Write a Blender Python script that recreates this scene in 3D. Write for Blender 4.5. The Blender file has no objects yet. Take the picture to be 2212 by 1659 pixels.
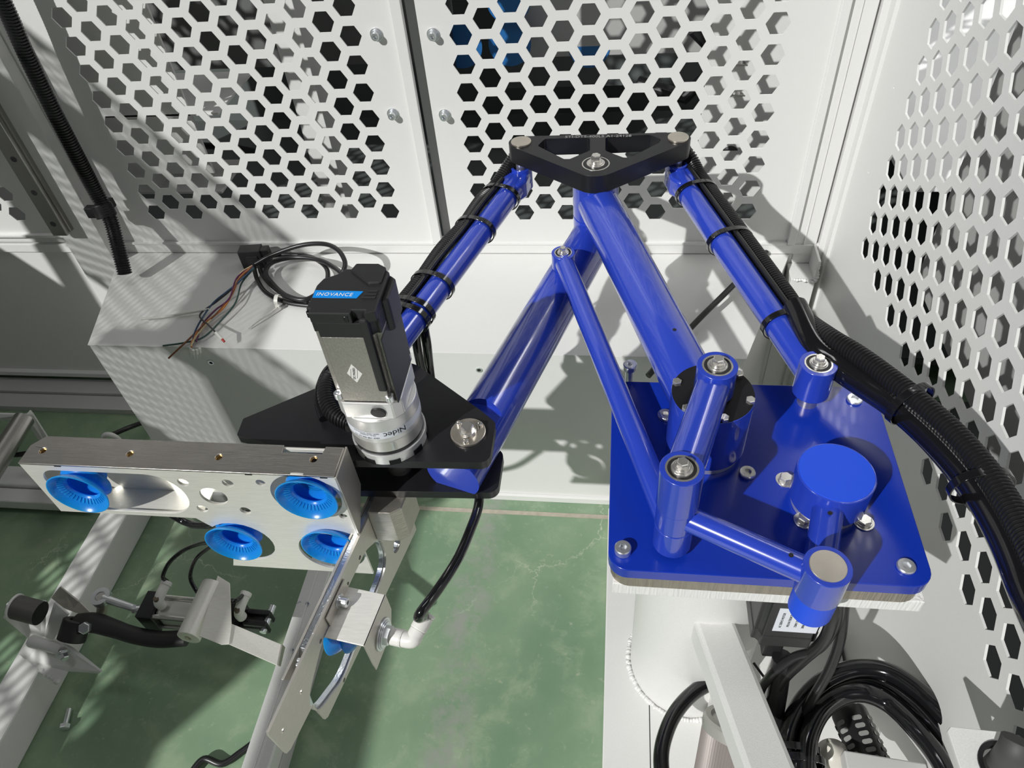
import bpy, bmesh, math, random
from mathutils import Vector, Matrix
from math import sin, cos, pi, radians, sqrt
random.seed(7)
SC = bpy.context.scene
COL = SC.collection
# ---------------------------------------------------------------- camera, world, lights, exposure
H = 1.37577
F = 1597.96
RM = ((0.9910796, 0.1092858, -0.0762744), (0.0254067, -0.7167642, -0.6968525), (-0.1308268, 0.6886986, -0.713147))
cam = bpy.data.cameras.new('camera'); cam.sensor_width = 36; cam.lens = F / 2212 * 36; cam.clip_start = .02
camo = bpy.data.objects.new('camera', cam); COL.objects.link(camo)
m = Matrix.Identity(4)
for i in range(3):
    m[i][0] = RM[0][i]; m[i][1] = -RM[1][i]; m[i][2] = -RM[2][i]
m[2][3] = H
camo.matrix_world = m
SC.camera = camo
w = bpy.data.worlds.new('hall'); SC.world = w; w.use_nodes = True
bg = w.node_tree.nodes['Background']; bg.inputs[0].default_value = (.92, .96, 1, 1); bg.inputs[1].default_value = .035
def light(name, kind, loc, d, energy, color=(1, 1, 1), **k):
    l = bpy.data.lights.new(name, kind); l.energy = energy; l.color = color
    for a, b in k.items(): setattr(l, a, b)
    o = bpy.data.objects.new(name, l); COL.objects.link(o); o.location = loc
    o.rotation_euler = Vector(d).to_track_quat('-Z', 'Y').to_euler(); return o
SUN = Vector((.80, 1.05, -1)).normalized()
light('high_bay_key', 'SUN', (0, 0, 5), SUN, 3.5, (1, .995, .98), angle=radians(.65))
light('hall_lamp', 'AREA', (-1.6, .4, 4.6), (.35, .1, -1), 15, shape='RECTANGLE', size=.5, size_y=1.6)
light('side_bay_fill', 'AREA', (1.0, 1.9, 2.3), (0, 0, -1), 14, shape='RECTANGLE', size=.5, size_y=.9)  # unseen fill light added to brighten the white board in the side bay
light('hall_lamp', 'AREA', (2.0, -.6, 4.6), (-.35, .25, -1), 7, shape='RECTANGLE', size=.4, size_y=1.6)
SC.view_settings.view_transform = 'Standard'; SC.view_settings.look = 'None'
SC.view_settings.exposure = 0.0; SC.view_settings.gamma = 1.0; SC.view_settings.use_curve_mapping = False

# ---------------------------------------------------------------- photograph measure: a pixel met with a plane of the scene
def ray(u, v):
    a = ((u - 1106) / F, (v - 829.5) / F, 1.0)
    return Vector([sum(RM[j][i] * a[j] for j in range(3)) for i in range(3)])
def Z(u, v, z): d = ray(u, v); return d * ((z - H) / d.z) + Vector((0, 0, H))
def Y(u, v, y): d = ray(u, v); return d * (y / d.y) + Vector((0, 0, H))
def X(u, v, x): d = ray(u, v); return d * (x / d.x) + Vector((0, 0, H))

# ---------------------------------------------------------------- materials
def mat(name, col, rough=.5, metal=0., coat=0., noise=None, bump=0., bscale=200., spec=None, trans=0., alpha=1., stretch=None, rvar=0., ior=None):
    m = bpy.data.materials.new(name); m.use_nodes = True; nt = m.node_tree; n = nt.nodes; b = n['Principled BSDF']
    def S(k, v):
        if k in b.inputs: b.inputs[k].default_value = v
    S('Base Color', (*col, 1)); S('Roughness', rough); S('Metallic', metal); S('Coat Weight', coat); S('Coat Roughness', .06)
    S('Transmission Weight', trans); S('Alpha', alpha)
    if spec is not None: S('Specular IOR Level', spec)
    if ior: S('IOR', ior)
    tc = n.new('ShaderNodeTexCoord'); mp = n.new('ShaderNodeMapping'); nt.links.new(tc.outputs['Object'], mp.inputs[0])
    if stretch: mp.inputs['Scale'].default_value = stretch
    if noise:
        sc, amt = noise
        t = n.new('ShaderNodeTexNoise'); t.inputs['Scale'].default_value = sc; t.inputs['Detail'].default_value = 4
        nt.links.new(mp.outputs[0], t.inputs[0])
        mx = n.new('ShaderNodeMix'); mx.data_type = 'RGBA'
        mx.inputs[6].default_value = (*[c * (1 - amt) for c in col], 1); mx.inputs[7].default_value = (*[min(1, c * (1 + amt)) for c in col], 1)
        nt.links.new(t.outputs[0], mx.inputs[0]); nt.links.new(mx.outputs[2], b.inputs['Base Color'])
        if rvar:
            mr = n.new('ShaderNodeMapRange'); mr.inputs[3].default_value = rough - rvar; mr.inputs[4].default_value = rough + rvar
            nt.links.new(t.outputs[0], mr.inputs[0]); nt.links.new(mr.outputs[0], b.inputs['Roughness'])
    if bump:
        t2 = n.new('ShaderNodeTexNoise'); t2.inputs['Scale'].default_value = bscale; t2.inputs['Detail'].default_value = 3
        nt.links.new(mp.outputs[0], t2.inputs[0])
        bp = n.new('ShaderNodeBump'); bp.inputs['Strength'].default_value = bump; bp.inputs['Distance'].default_value = .001
        nt.links.new(t2.outputs[0], bp.inputs['Height']); nt.links.new(bp.outputs[0], b.inputs['Normal'])
    return m
WHITE = mat('white_powder_coat', (.74, .74, .72), .42, noise=(900, .05), bump=.12, bscale=800)
WHITE2 = mat('white_speckled_paint', (.72, .72, .70), .38, noise=(800, .14), bump=.16, bscale=800)
GREYP = mat('grey_panel', (.52, .52, .51), .5, noise=(6, .05))
BLUE = mat('glossy_blue_paint', (.022, .055, .46), .22, coat=.8, bump=.05, bscale=60)
BLUEM = mat('matt_blue_plastic', (.008, .075, .72), .5)
BLUEPL = mat('blue_plate_paint', (.006, .032, .37), .22, coat=.2)
BLACKA = mat('black_anodised', (.012, .012, .014), .33, spec=.5)
BLACKM = mat('matt_black_paint', (.006, .006, .008), .55, spec=.25)
BLACKP = mat('black_plastic', (.02, .02, .021), .42)
RUBBER = mat('black_rubber', (.012, .012, .013), .35)
GLOSSK = mat('glossy_black_hose', (.008, .008, .009), .12, coat=.4)
CORR = mat('corrugated_black', (.012, .012, .013), .30)
STEEL = mat('zinc_steel', (.78, .80, .82), .28, metal=.85)
CHROME = mat('bright_steel', (.80, .78, .74), .22, metal=.88)
TURN = mat('turned_steel', (.72, .66, .57), .30, metal=.9, noise=(60, .1))
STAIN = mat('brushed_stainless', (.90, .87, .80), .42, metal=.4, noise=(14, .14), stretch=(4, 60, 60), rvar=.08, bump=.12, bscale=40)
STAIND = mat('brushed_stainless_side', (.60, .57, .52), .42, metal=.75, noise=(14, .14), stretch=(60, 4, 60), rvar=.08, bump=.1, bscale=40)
ZINC = mat('galvanised_edge', (.70, .74, .78), .3, metal=1, noise=(220, .15), bump=.3, bscale=400)
CUT = mat('sawn_steel', (.48, .45, .40), .42, metal=.9, noise=(30, .22), stretch=(3, 3, 26), bump=.8, bscale=22)
CUTX = mat('flame_cut_steel', (.42, .38, .32), .5, metal=.8, noise=(14, .3), stretch=(26, 26, 2), bump=1.0, bscale=20)
CUTW = mat('painted_flame_cut', (.80, .80, .78), .5, noise=(14, .12), stretch=(22, 22, 2), bump=1.2, bscale=16)
ALU = mat('cast_aluminium', (.50, .47, .44), .42, metal=.85, noise=(500, .25), bump=.4, bscale=500)
ALUL = mat('light_cast_aluminium', (.74, .74, .73), .36, metal=.55, noise=(400, .04))
ALUM = mat('machined_aluminium', (.70, .69, .66), .36, metal=.75)
SILI = mat('blue_silicone', (.01, .26, .92), .25, trans=.15, ior=1.38, coat=.2)
for k_, v_ in (('Subsurface Weight', .75), ('Subsurface Radius', (.2, .7, 1.0)), ('Subsurface Scale', .012)): SILI.node_tree.nodes['Principled BSDF'].inputs[k_].default_value = v_
STAINSHADE = mat('long_grain_stainless_shaded', (.56, .53, .49), .33, metal=.92, noise=(10, .16), stretch=(3, 70, 70), rvar=.08, bump=.15, bscale=30)  # long-grain stainless, its darker colour carrying the shade of the gripper top
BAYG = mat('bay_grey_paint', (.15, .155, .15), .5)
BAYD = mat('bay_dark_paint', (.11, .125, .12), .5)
CLEARW = mat('white_plastic', (.78, .77, .73), .35)
TIEW = mat('natural_nylon', (.72, .71, .66), .4)
CYAN = mat('blue_sticker', (.0, .27, .82), .4)
PRINTW = mat('white_print', (.85, .87, .88), .5)
PRINTK = mat('black_print', (.02, .02, .02), .5)
LABEL = mat('label_paper', (.75, .78, .84), .35)
DIAM = mat('diamond_sticker', (.80, .80, .76), .45)
RED = mat('red_plastic', (.55, .03, .02), .4)
FILT = mat('filter_body', (.30, .265, .25), .4, metal=.3)
HOLE = mat('dark_hole', (.01, .01, .01), .7)
RAILM = mat('ground_rail_steel', (.42, .41, .39), .28, metal=1, noise=(5, .15))
WIRES = [mat('wire_' + n, c, .4) for n, c in (('brown', (.20, .07, .03)), ('orange', (.62, .22, .05)), ('blue', (.03, .07, .14)), ('green', (.04, .09, .08)), ('cream', (.62, .50, .30)), ('black', (.03, .03, .03)), ('purple', (.12, .03, .10)))]

def floor_mat():
    m = bpy.data.materials.new('green_epoxy_floor'); m.use_nodes = True; nt = m.node_tree; n = nt.nodes; L = nt.links; b = n['Principled BSDF']
    tc = n.new('ShaderNodeTexCoord')
    def noise(s, d=6, r=.6, dis=0):
        t = n.new('ShaderNodeTexNoise'); t.inputs['Scale'].default_value = s; t.inputs['Detail'].default_value = d; t.inputs['Roughness'].default_value = r; t.inputs['Distortion'].default_value = dis
        L.new(tc.outputs['Object'], t.inputs[0]); return t
    def ramp(src, p0, p1):
        r = n.new('ShaderNodeMapRange'); r.inputs[1].default_value = p0; r.inputs[2].default_value = p1; L.new(src, r.inputs[0]); return r.outputs[0]
    def mix(f, a, c):
        x = n.new('ShaderNodeMix'); x.data_type = 'RGBA'; L.new(f, x.inputs[0])
        if isinstance(a, tuple): x.inputs[6].default_value = (*a, 1)
        else: L.new(a, x.inputs[6])
        if isinstance(c, tuple): x.inputs[7].default_value = (*c, 1)
        else: L.new(c, x.inputs[7])
        return x.outputs[2]
    c = mix(ramp(noise(3.5).outputs[0], .35, .68), (.165, .265, .165), (.26, .36, .23))
    c = mix(ramp(noise(14, 8, .7, .4).outputs[0], .5, .75), c, (.31, .39, .26))
    c = mix(ramp(noise(60, 6, .7).outputs[0], .60, .74), c, (.34, .40, .28))
    # grey worn lane along y
    sx = n.new('ShaderNodeSeparateXYZ'); L.new(tc.outputs['Object'], sx.inputs[0])
    wv = n.new('ShaderNodeMath'); wv.operation = 'ADD'; wv.inputs[1].default_value = .27; L.new(sx.outputs[0], wv.inputs[0])
    ab = n.new('ShaderNodeMath'); ab.operation = 'ABSOLUTE'; L.new(wv.outputs[0], ab.inputs[0])
    lane = ramp(ab.outputs[0], .055, .02); nz = ramp(noise(24, 6, .75).outputs[0], .42, .62)
    mu = n.new('ShaderNodeMath'); mu.operation = 'MULTIPLY'; L.new(lane, mu.inputs[0]); L.new(nz, mu.inputs[1])
    c = mix(mu.outputs[0], c, (.28, .30, .26))
    # pale cracks
    vo = n.new('ShaderNodeTexVoronoi'); vo.feature = 'DISTANCE_TO_EDGE'; vo.inputs['Scale'].default_value = 3.2
    nd = noise(5, 6, .7); mp = n.new('ShaderNodeMix'); mp.data_type = 'RGBA'; mp.inputs[0].default_value = .12; L.new(tc.outputs['Object'], mp.inputs[6]); L.new(nd.outputs[1], mp.inputs[7]); L.new(mp.outputs[2], vo.inputs['Vector'])
    ck = ramp(vo.outputs['Distance'], .0045, .0015); ng = ramp(noise(2.3, 3).outputs[0], .48, .6)
    mu2 = n.new('ShaderNodeMath'); mu2.operation = 'MULTIPLY'; L.new(ck, mu2.inputs[0]); L.new(ng, mu2.inputs[1])
    c = mix(mu2.outputs[0], c, (.42, .48, .36))
    L.new(c, b.inputs['Base Color']); b.inputs['Roughness'].default_value = .38
    return m
FLOORM = floor_mat()

# ---------------------------------------------------------------- mesh builder
def basis(d, up=None):
    d = Vector(d).normalized(); up = Vector(up) if up else (Vector((0, 0, 1)) if abs(d.z) < .95 else Vector((0, 1, 0)))
    x = up.cross(d)
    if x.length < 1e-6: x = Vector((1, 0, 0)).cross(d)
    x.normalize(); y = d.cross(x); return x, y, d
class MB:
    def __init__(s): s.v = []; s.f = []
    def add(s, vs, fs):
        k = len(s.v); s.v += [Vector(v) for v in vs]; s.f += [tuple(i + k for i in f) for f in fs]; return s
    def box(s, lo, hi, M=None):
        vs = [Vector((x, y, z)) for z in (lo[2], hi[2]) for y in (lo[1], hi[1]) for x in (lo[0], hi[0])]
        if M: vs = [M @ v for v in vs]
        return s.add(vs, [(0, 2, 3, 1), (4, 5, 7, 6), (0, 1, 5, 4), (2, 6, 7, 3), (0, 4, 6, 2), (1, 3, 7, 5)])
    def obox(s, c, ax, ay, az):
        c = Vector(c); vs = [c + Vector(ax) * i + Vector(ay) * j + Vector(az) * k for k in (-1, 1) for j in (-1, 1) for i in (-1, 1)]
        return s.add(vs, [(0, 2, 3, 1), (4, 5, 7, 6), (0, 1, 5, 4), (2, 6, 7, 3), (0, 4, 6, 2), (1, 3, 7, 5)])
    def prism(s, pts, z0, z1, M=None):
        n = len(pts); vs = [Vector((p[0], p[1], z0)) for p in pts] + [Vector((p[0], p[1], z1)) for p in pts]
        if M: vs = [M @ v for v in vs]
        return s.add(vs, [tuple(range(n))[::-1], tuple(range(n, 2 * n))] + [(i, (i + 1) % n, n + (i + 1) % n, n + i) for i in range(n)])
    def loft(s, rings, cap=True, close=False):
        n = len(rings[0]); vs = [p for r in rings for p in r]; fs = []
        R = len(rings)
        for i in range(R - (0 if close else 1)):
            j = (i + 1) % R
            for k in range(n): fs.append((i * n + k, i * n + (k + 1) % n, j * n + (k + 1) % n, j * n + k))
        if cap and not close: fs += [tuple(range(n))[::-1], tuple(range((R - 1) * n, R * n))]
        return s.add(vs, fs)
    def lathe(s, prof, o, d=(0, 0, 1), n=40, close=False, cap=True):
        x, y, z = basis(d); o = Vector(o)
        return s.loft([[o + z * h + (x * cos(2 * pi * k / n) + y * sin(2 * pi * k / n)) * max(r, 1e-5) for k in range(n)] for r, h in prof], cap=cap, close=close)
    def cyl(s, p0, p1, r, n=28, r1=None):
        p0 = Vector(p0); p1 = Vector(p1); return s.lathe([(r, 0), (r if r1 is None else r1, (p1 - p0).length)], p0, p1 - p0, n)
    def rcyl(s, p0, p1, r, b=.001, n=36):
        p0 = Vector(p0); p1 = Vector(p1); L = (p1 - p0).length
        return s.lathe([(r - b, 0), (r - b * .3, b * .3), (r, b), (r, L - b), (r - b * .3, L - b * .3), (r - b, L)], p0, p1 - p0, n)
    def ring(s, p0, p1, ro, ri, n=36):
        p0 = Vector(p0); p1 = Vector(p1); L = (p1 - p0).length
        return s.lathe([(ro, 0), (ro, L), (ri, L), (ri, 0)], p0, p1 - p0, n, close=True)
    def hexa(s, c, d, r, h, rot=0):
        x, y, z = basis(d); c = Vector(c); R = [[c + z * hh + (x * cos(pi / 3 * k + rot) + y * sin(pi / 3 * k + rot)) * rr for k in range(6)] for hh, rr in ((0, r), (h * .85, r), (h, r * .86))]
        return s.loft(R)
    def sweep(s, pts, r, n=14, cap=True, rad=None):
        P = [Vector(p) for p in pts]; rings = []; up = None
        for i, p in enumerate(P):
            t = (P[min(i + 1, len(P) - 1)] - P[max(i - 1, 0)]).normalized()
            if up is None: x, y, _ = basis(t)
            else:
                x = up - t * up.dot(t); x.normalize(); y = t.cross(x)
            up = x; rr = rad(i) if rad else r
            rings.append([p + (x * cos(2 * pi * k / n) + y * sin(2 * pi * k / n)) * rr for k in range(n)])
        return s.loft(rings, cap)
    def build(s, name, m, parent=None, smooth=23, bevel=0, **tags):
        me = bpy.data.meshes.new(name)
        c = sum(s.v, Vector()) / len(s.v)
        lo = Vector([min(v[i] for v in s.v) for i in range(3)]); hi = Vector([max(v[i] for v in s.v) for i in range(3)]); c = (lo + hi) / 2
        me.from_pydata([v - c for v in s.v], [], s.f); me.update()
        b = bmesh.new(); b.from_mesh(me); bmesh.ops.recalc_face_normals(b, faces=b.faces); b.to_mesh(me); b.free()
        return link(name, me, c, m, parent, smooth, bevel, **tags)
def link(name, me, c, m, parent=None, smooth=38, bevel=0, **tags):
    o = bpy.data.objects.new(name, me); COL.objects.link(o); o.location = c
    if m and not me.materials: me.materials.append(m)
    if smooth:
        me.shade_smooth(); me.set_sharp_from_angle(angle=radians(smooth))
    if bevel:
        bv = o.modifiers.new('bevel', 'BEVEL'); bv.width = bevel; bv.segments = 2; bv.limit_method = 'ANGLE'; bv.angle_limit = radians(40)
    if parent is not None: setp(o, parent)
    for k, v in tags.items(): o[k] = v
    return o
def world_loc(o):
    l = o.location.copy(); p = o.parent
    while p: l = l + p.location; p = p.parent
    return l
def setp(o, parent):
    o.parent = parent; o.location = o.location - world_loc(parent)
def thing(name, label, cat, loc, group=None):
    o = bpy.data.objects.new(name, None); COL.objects.link(o); o.location = loc; o.empty_display_size = .02
    o['label'] = label; o['category'] = cat
    if group: o['group'] = group
    return o
def structure(name, loc=(0, 0, 0)):
    o = bpy.data.objects.new(name, None); COL.objects.link(o); o.location = loc; o.empty_display_size = .02; o['kind'] = 'structure'; return o
def copy_tree(o, loc=None, parent=None, **tags):
    c = o.copy(); COL.objects.link(c)
    if parent: c.parent = parent
    if loc is not None: c.location = loc
    for ch in list(o.children):
        if ch.name != c.name: copy_tree(ch, None, c)
    for k, v in tags.items(): c[k] = v
    return c
def sheet(name, outer, holes, th, M, m, parent=None, bevel=0, smooth=30, **tags):
    """flat sheet: 2-D outline with holes, local xy plane carried by M, thickness th centred"""
    cu = bpy.data.curves.new('c', 'CURVE'); cu.dimensions = '2D'; cu.fill_mode = 'BOTH'; cu.extrude = th / 2
    for poly in [outer] + list(holes):
        sp = cu.splines.new('POLY'); sp.points.add(len(poly) - 1)
        for i, p in enumerate(poly): sp.points[i].co = (p[0], p[1], 0, 1)
        sp.use_cyclic_u = True
    o = bpy.data.objects.new('t', cu); COL.objects.link(o)
    me = bpy.data.meshes.new_from_object(o); bpy.data.objects.remove(o); bpy.data.curves.remove(cu)
    me.name = name; me.transform(M); me.materials.clear()
    b = bmesh.new(); b.from_mesh(me); bmesh.ops.remove_doubles(b, verts=b.verts, dist=1e-6); bmesh.ops.recalc_face_normals(b, faces=b.faces); b.to_mesh(me); b.free()
    vs = [v.co for v in me.vertices]; c = Vector([(min(v[i] for v in vs) + max(v[i] for v in vs)) / 2 for i in range(3)])
    me.transform(Matrix.Translation(-c))
    return link(name, me, c, m, parent, smooth, bevel, **tags)
def circ(cx, cy, r, n=28): return [(cx + r * cos(2 * pi * k / n), cy + r * sin(2 * pi * k / n)) for k in range(n)]
def hexg(cx, cy, r): return [(cx + r * cos(pi / 3 * k), cy + r * sin(pi / 3 * k)) for k in range(6)]
def slot(x0, x1, cy, r, n=12):
    return [(x1 - r + r * cos(a), cy + r * sin(a)) for a in [(-.5 + k / n) * pi for k in range(n + 1)]] + [(x0 + r + r * cos(a), cy + r * sin(a)) for a in [(.5 + k / n) * pi for k in range(n + 1)]]
def rpoly(pts, r, n=6):
    """round the corners of a polygon; r is one radius or a list"""
    out = []; N = len(pts)
    for i in range(N):
        p = Vector(pts[i]); a = Vector(pts[i - 1]) - p; b = Vector(pts[(i + 1) % N]) - p
        rr = r[i] if isinstance(r, (list, tuple)) else r
        la, lb = a.length, b.length; a.normalize(); b.normalize(); th = a.angle(b)
        if rr <= 0: out.append(tuple(p)); continue
        t = min(rr / math.tan(th / 2), la * .49, lb * .49); rr = t * math.tan(th / 2)
        bis = (a + b).normalized(); c = p + bis * (rr / sin(th / 2)); s = p + a * t - c; e = p + b * t - c
        a0 = math.atan2(s.y, s.x); a1 = math.atan2(e.y, e.x); da = (a1 - a0 + pi) % (2 * pi) - pi
        out += [(c.x + rr * cos(a0 + da * k / n), c.y + rr * sin(a0 + da * k / n)) for k in range(n + 1)]
    return out
def rrect(x0, y0, x1, y1, r, n=6): return rpoly([(x0, y0), (x1, y0), (x1, y1), (x0, y1)], r, n)
def spline(P, k=10):
    P = [Vector(p) for p in P]; out = []
    Q = [P[0] * 2 - P[1]] + P + [P[-1] * 2 - P[-2]]
    for i in range(1, len(Q) - 2):
        a, b, c, d = Q[i - 1:i + 3]
        for j in range(k):
            t = j / k; out.append(.5 * ((2 * b) + (c - a) * t + (2 * a - 5 * b + 4 * c - d) * t * t + (3 * b - a - 3 * c + d) * t ** 3))
    out.append(P[-1]); return out
def resample(P, step):
    out = [P[0]]; acc = 0
    for a, b in zip(P, P[1:]):
        L = (b - a).length; t = step - acc
        while t <= L: out.append(a.lerp(b, t / L)); t += step
        acc = (acc + L) % step
    return out
def corrugated(name, pts, r, m, parent=None, pitch=.0042, **tags):
    P = resample(spline(pts, 16), pitch / 4); b = MB(); prof = (1, 1, .82, .82)
    b.sweep(P, r, 16, rad=lambda i: r * prof[i % 4]); return b.build(name, m, parent, smooth=25, **tags)
def hose(name, pts, r, m, parent=None, k=10, n=14, **tags):
    return MB().sweep(spline(pts, k), r, n).build(name, m, parent, smooth=60, **tags)
def hexbolt(c, d, r, parent, h=None, m=STEEL, washer=1.5, name='bolt'):
    c = Vector(c); d = Vector(d).normalized(); h = h or r * .75; b = MB()
    if washer: b.rcyl(c, c + d * r * .22, r * washer, r * .06, 24); b.rcyl(c + d * r * .22, c + d * r * .42, r * 1.15, r * .04, 24)
    k = r * (.42 if washer else 0)
    b.hexa(c + d * k, d, r, h, .3); return b.build(name, m, parent)
def capscrew(c, d, r, h, parent, m=STEEL, name='screw', washer=0):
    c = Vector(c); d = Vector(d).normalized(); b = MB()
    if washer: b.rcyl(c - d * .0001, c + d * r * .25, r * washer, r * .06, 24)
    x, y, z = basis(d)
    pr = [(r * .9, 0), (r, r * .1), (r, h - r * .12), (r * .9, h)]
    b.lathe(pr + [(r * .58, h)], c, d, 24, cap=False)
    R = []
    for hh, rr in ((h, r * .58), (h, r * .5), (h * .45, r * .5)): R.append([c + z * hh + (x * cos(2 * pi * k / 24) + y * sin(2 * pi * k / 24)) * (rr if hh == h and rr > r * .55 else rr * (cos(pi / 6) / cos((2 * pi * k / 24) % (pi / 3) - pi / 6))) for k in range(24)])
    b.loft(R, cap=False); b.add(R[2], [tuple(range(24))]); return b.build(name, m, parent)
def text(name, s, size, M, m, parent=None, th=.0002, align='CENTER', space=1.0, shear=0.):
    cu = bpy.data.curves.new('t', 'FONT'); cu.body = s; cu.size = size; cu.extrude = th / 2; cu.align_x = align; cu.align_y = 'CENTER'; cu.space_character = space; cu.shear = shear; cu.resolution_u = 3
    o = bpy.data.objects.new('t', cu); COL.objects.link(o); bpy.context.view_layer.update()
    me = bpy.data.meshes.new_from_object(o); bpy.data.objects.remove(o); bpy.data.curves.remove(cu)
    me.transform(M); me.materials.clear(); me.name = name
    vs = [v.co for v in me.vertices]; c = Vector([(min(v[i] for v in vs) + max(v[i] for v in vs)) / 2 for i in range(3)]); me.transform(Matrix.Translation(-c))
    return link(name, me, c, m, parent, 0)
def frame(o, x, y, z=None):
    x = Vector(x).normalized(); y = Vector(y).normalized(); z = x.cross(y) if z is None else Vector(z)
    return Matrix(((x.x, y.x, z.x, o[0]), (x.y, y.y, z.y, o[1]), (x.z, y.z, z.z, o[2]), (0, 0, 0, 1)))
def tz(z): return Matrix.Translation((0, 0, z))
UP = Vector((0, 0, 1))
# ================================================================ THE SETTING
P = .05; HC = P * sqrt(3) / 2; HR = .0199; YB = 1.280; XR = .4209
MB().box((-3.2, -2.2, -.05), (3.2, 4.2, 0)).build('floor', FLOORM, None, 0, kind='structure')
# construction joint in the floor slab
fj = bpy.data.objects['floor']
MB().box((-1.3, .925, .0), (0.02, .935, .0012)).build('floor_joint', mat('joint_filler', (.42, .38, .31), .7, noise=(60, .3)), fj, 0)

wb = structure('wall_back', (0, YB, 0))
MXZ = lambda y: frame((0, y, 0), (1, 0, 0), (0, 0, 1), (0, -1, 0))
def back_panel(x0, c0, z0, c1, xl, xr, zb=.478, zt=1.42):
    hs = []
    for c in range(c0, c1 + 1):
        for r in range(-9, 9):
            z = z0 - P * (r + (.5 if c % 2 else 0))
            if c % 2 and r == 8: continue
            hs.append(hexg(x0 + c * HC, z, HR))
    return sheet('hex_panel', [(xl, zb), (xr, zb), (xr, zt), (xl, zt)], hs, .0022, MXZ(YB + .0011), WHITE, wb)
back_panel(-.2658, 0, .9494, 12, -.337, .343)
back_panel(-.9782, 0, .9543, 12, -1.094, -.377)
back_panel(-1.69 - .055, 0, .952, 10, -1.9, -1.19)
def bx(name, lo, hi, m=WHITE, parent=None, bev=.0012, **k): return MB().box(lo, hi).build(name, m, parent, 0, bev, **k)
# flanges and frame members round the panels
bx('panel_flange', (-.378, YB - .010, .478), (-.3585, YB + .002, 1.42), WHITE, wb)
bx('panel_flange', (.343, YB - .010, .478), (.358, YB + .002, 1.42), WHITE, wb)
bx('channel_back', (-.36, YB + .022, .478), (-.335, YB + .026, 1.42), GREYP, wb)
bx('panel_flange', (-1.094, YB - .006, .474), (-.377, YB + .002, .480), WHITE, wb)
bx('panel_flange', (-.358, YB - .006, .474), (.343, YB + .002, .480), WHITE, wb)
bx('frame_rail', (-1.9, YB - .004, .452), (XR, YB + .03, .4735), WHITE, wb)
bx('panel_flange', (-1.9, YB - .009, .495), (-1.19, YB + .002, .502), WHITE, wb)
bx('lower_panel', (-1.9, YB + .001, .055), (-1.115, YB + .004, .452), WHITE, wb)
bx('lower_panel', (.1, YB + .001, .0), (XR, YB + .004, .452), WHITE, wb)
bx('panel_flange', (-1.9, YB - .012, .046), (-1.115, YB + .004, .060), WHITE, wb)
bx('sill_rail', (-1.9, YB - .05, -.0), (-1.115, YB + .0, .026), GREYP, wb)
bx('sill_rail', (-1.9, YB - .10, -.0), (-1.115, YB - .052, .018), GREYP, wb)
# stiffening lip and bolts on the panels
def wall_bolt(u, v, o=wb):
    p = Y(u, v, YB - .004); p.y = YB; d = Vector((0, -1, 0))
    b = MB(); b.rcyl(p, p + d * .0018, .0112, .0004, 28); b.rcyl(p + d * .0018, p + d * .0040, .0088, .0004, 28); b.build('washer', STEEL, o)
    capscrew(p + d * .0040, d, .0070, .0095, o)
for q in ((812, 76), (935, 76), (848, 248), (960, 250)): wall_bolt(*q)

# corner column on the right
cc = structure('trim_1', (.39, YB, 0)); cc.name = 'trim_1'
bx('column_face', (.360, YB - .001, .03), (.4005, YB + .03, 1.42), WHITE, cc)
bx('column_face', (.4045, YB - .008, .03), (XR - .0005, YB + .03, 1.42), WHITE, cc)
bx('column_back', (.398, YB + .008, .03), (.408, YB + .012, 1.42), GREYP, cc)
bx('column_rib', (.375, YB - .0035, .46), (.3775, YB, 1.42), WHITE, cc)
bx('gusset_tab', (.395, YB - .06, .425), (.4, YB - .0015, .475), WHITE2, cc)
bx('gusset_foot', (.353, YB - .055, .30), (.4, YB - .002, .428), WHITE2, cc)
def weld(name, pts, r, parent, m=WHITE2):
    b = MB(); Pp = resample(spline(pts, 8), .0048); r0_ = r
    for i, p in enumerate(Pp):
        q = p + Vector([random.uniform(-.0009, .0009) for _ in range(2)] + [random.uniform(-.0028, -.0012)]); r = r0_ * random.uniform(.65, 1.05)
        b.lathe([(r * .35, -r * .7), (r * .95, -r * .25), (r, .1 * r), (r * .6, r * .62), (r * .1, r * .8)], q, (random.uniform(-.4, .4), random.uniform(-.4, .4), 1), 8)
    return b.build(name, m, parent, 60)
weld('weld_bead', [(.36, YB - .056, .430), (.38, YB - .058, .43), (.398, YB - .06, .43), (.398, YB - .05, .47)], .005, cc)
capscrew(Y(1862, 324, YB - .012), (-.4, -1, 0), .0055, .008, cc)

# right perforated wall
wr = structure('wall_right', (XR, .5, 0))
hs = []
for i in range(0, 31):
    for r in range(-9, 9):
        dn = r + (.5 if i % 2 else 0)
        if dn > (7.1 if i < 9 else 8.1): continue
        z = .9499 - P * dn
        y = 1.0884 - i * HC
        hs.append(hexg(-y, z, HR))
hs += [circ(-Xx.y, Xx.z, .0022, 10) for Xx in (X(1931, 189, XR), X(1876, 372, XR))]
sheet('hex_panel', [(-(YB - .03), .02), (.40, .02), (.40, 1.42), (-(YB - .03), 1.42)], hs, .0030, frame((XR + .0015, 0, 0), (0, -1, 0), (0, 0, 1)), WHITE, wr)
bx('corner_fold', (XR - .006, YB - .032, .02), (XR + .002, YB - .001, 1.42), WHITE, wr)
wl = structure('wall_left_shade', (-1.9, .3, 0))  # unseen left wall, added to shade the floor at left
hs = [hexg(-.95 + c * HC, .80 + P * (r + (.5 if c % 2 else 0)), HR) for c in range(3, 19) for r in range(1, 8)]
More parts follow.
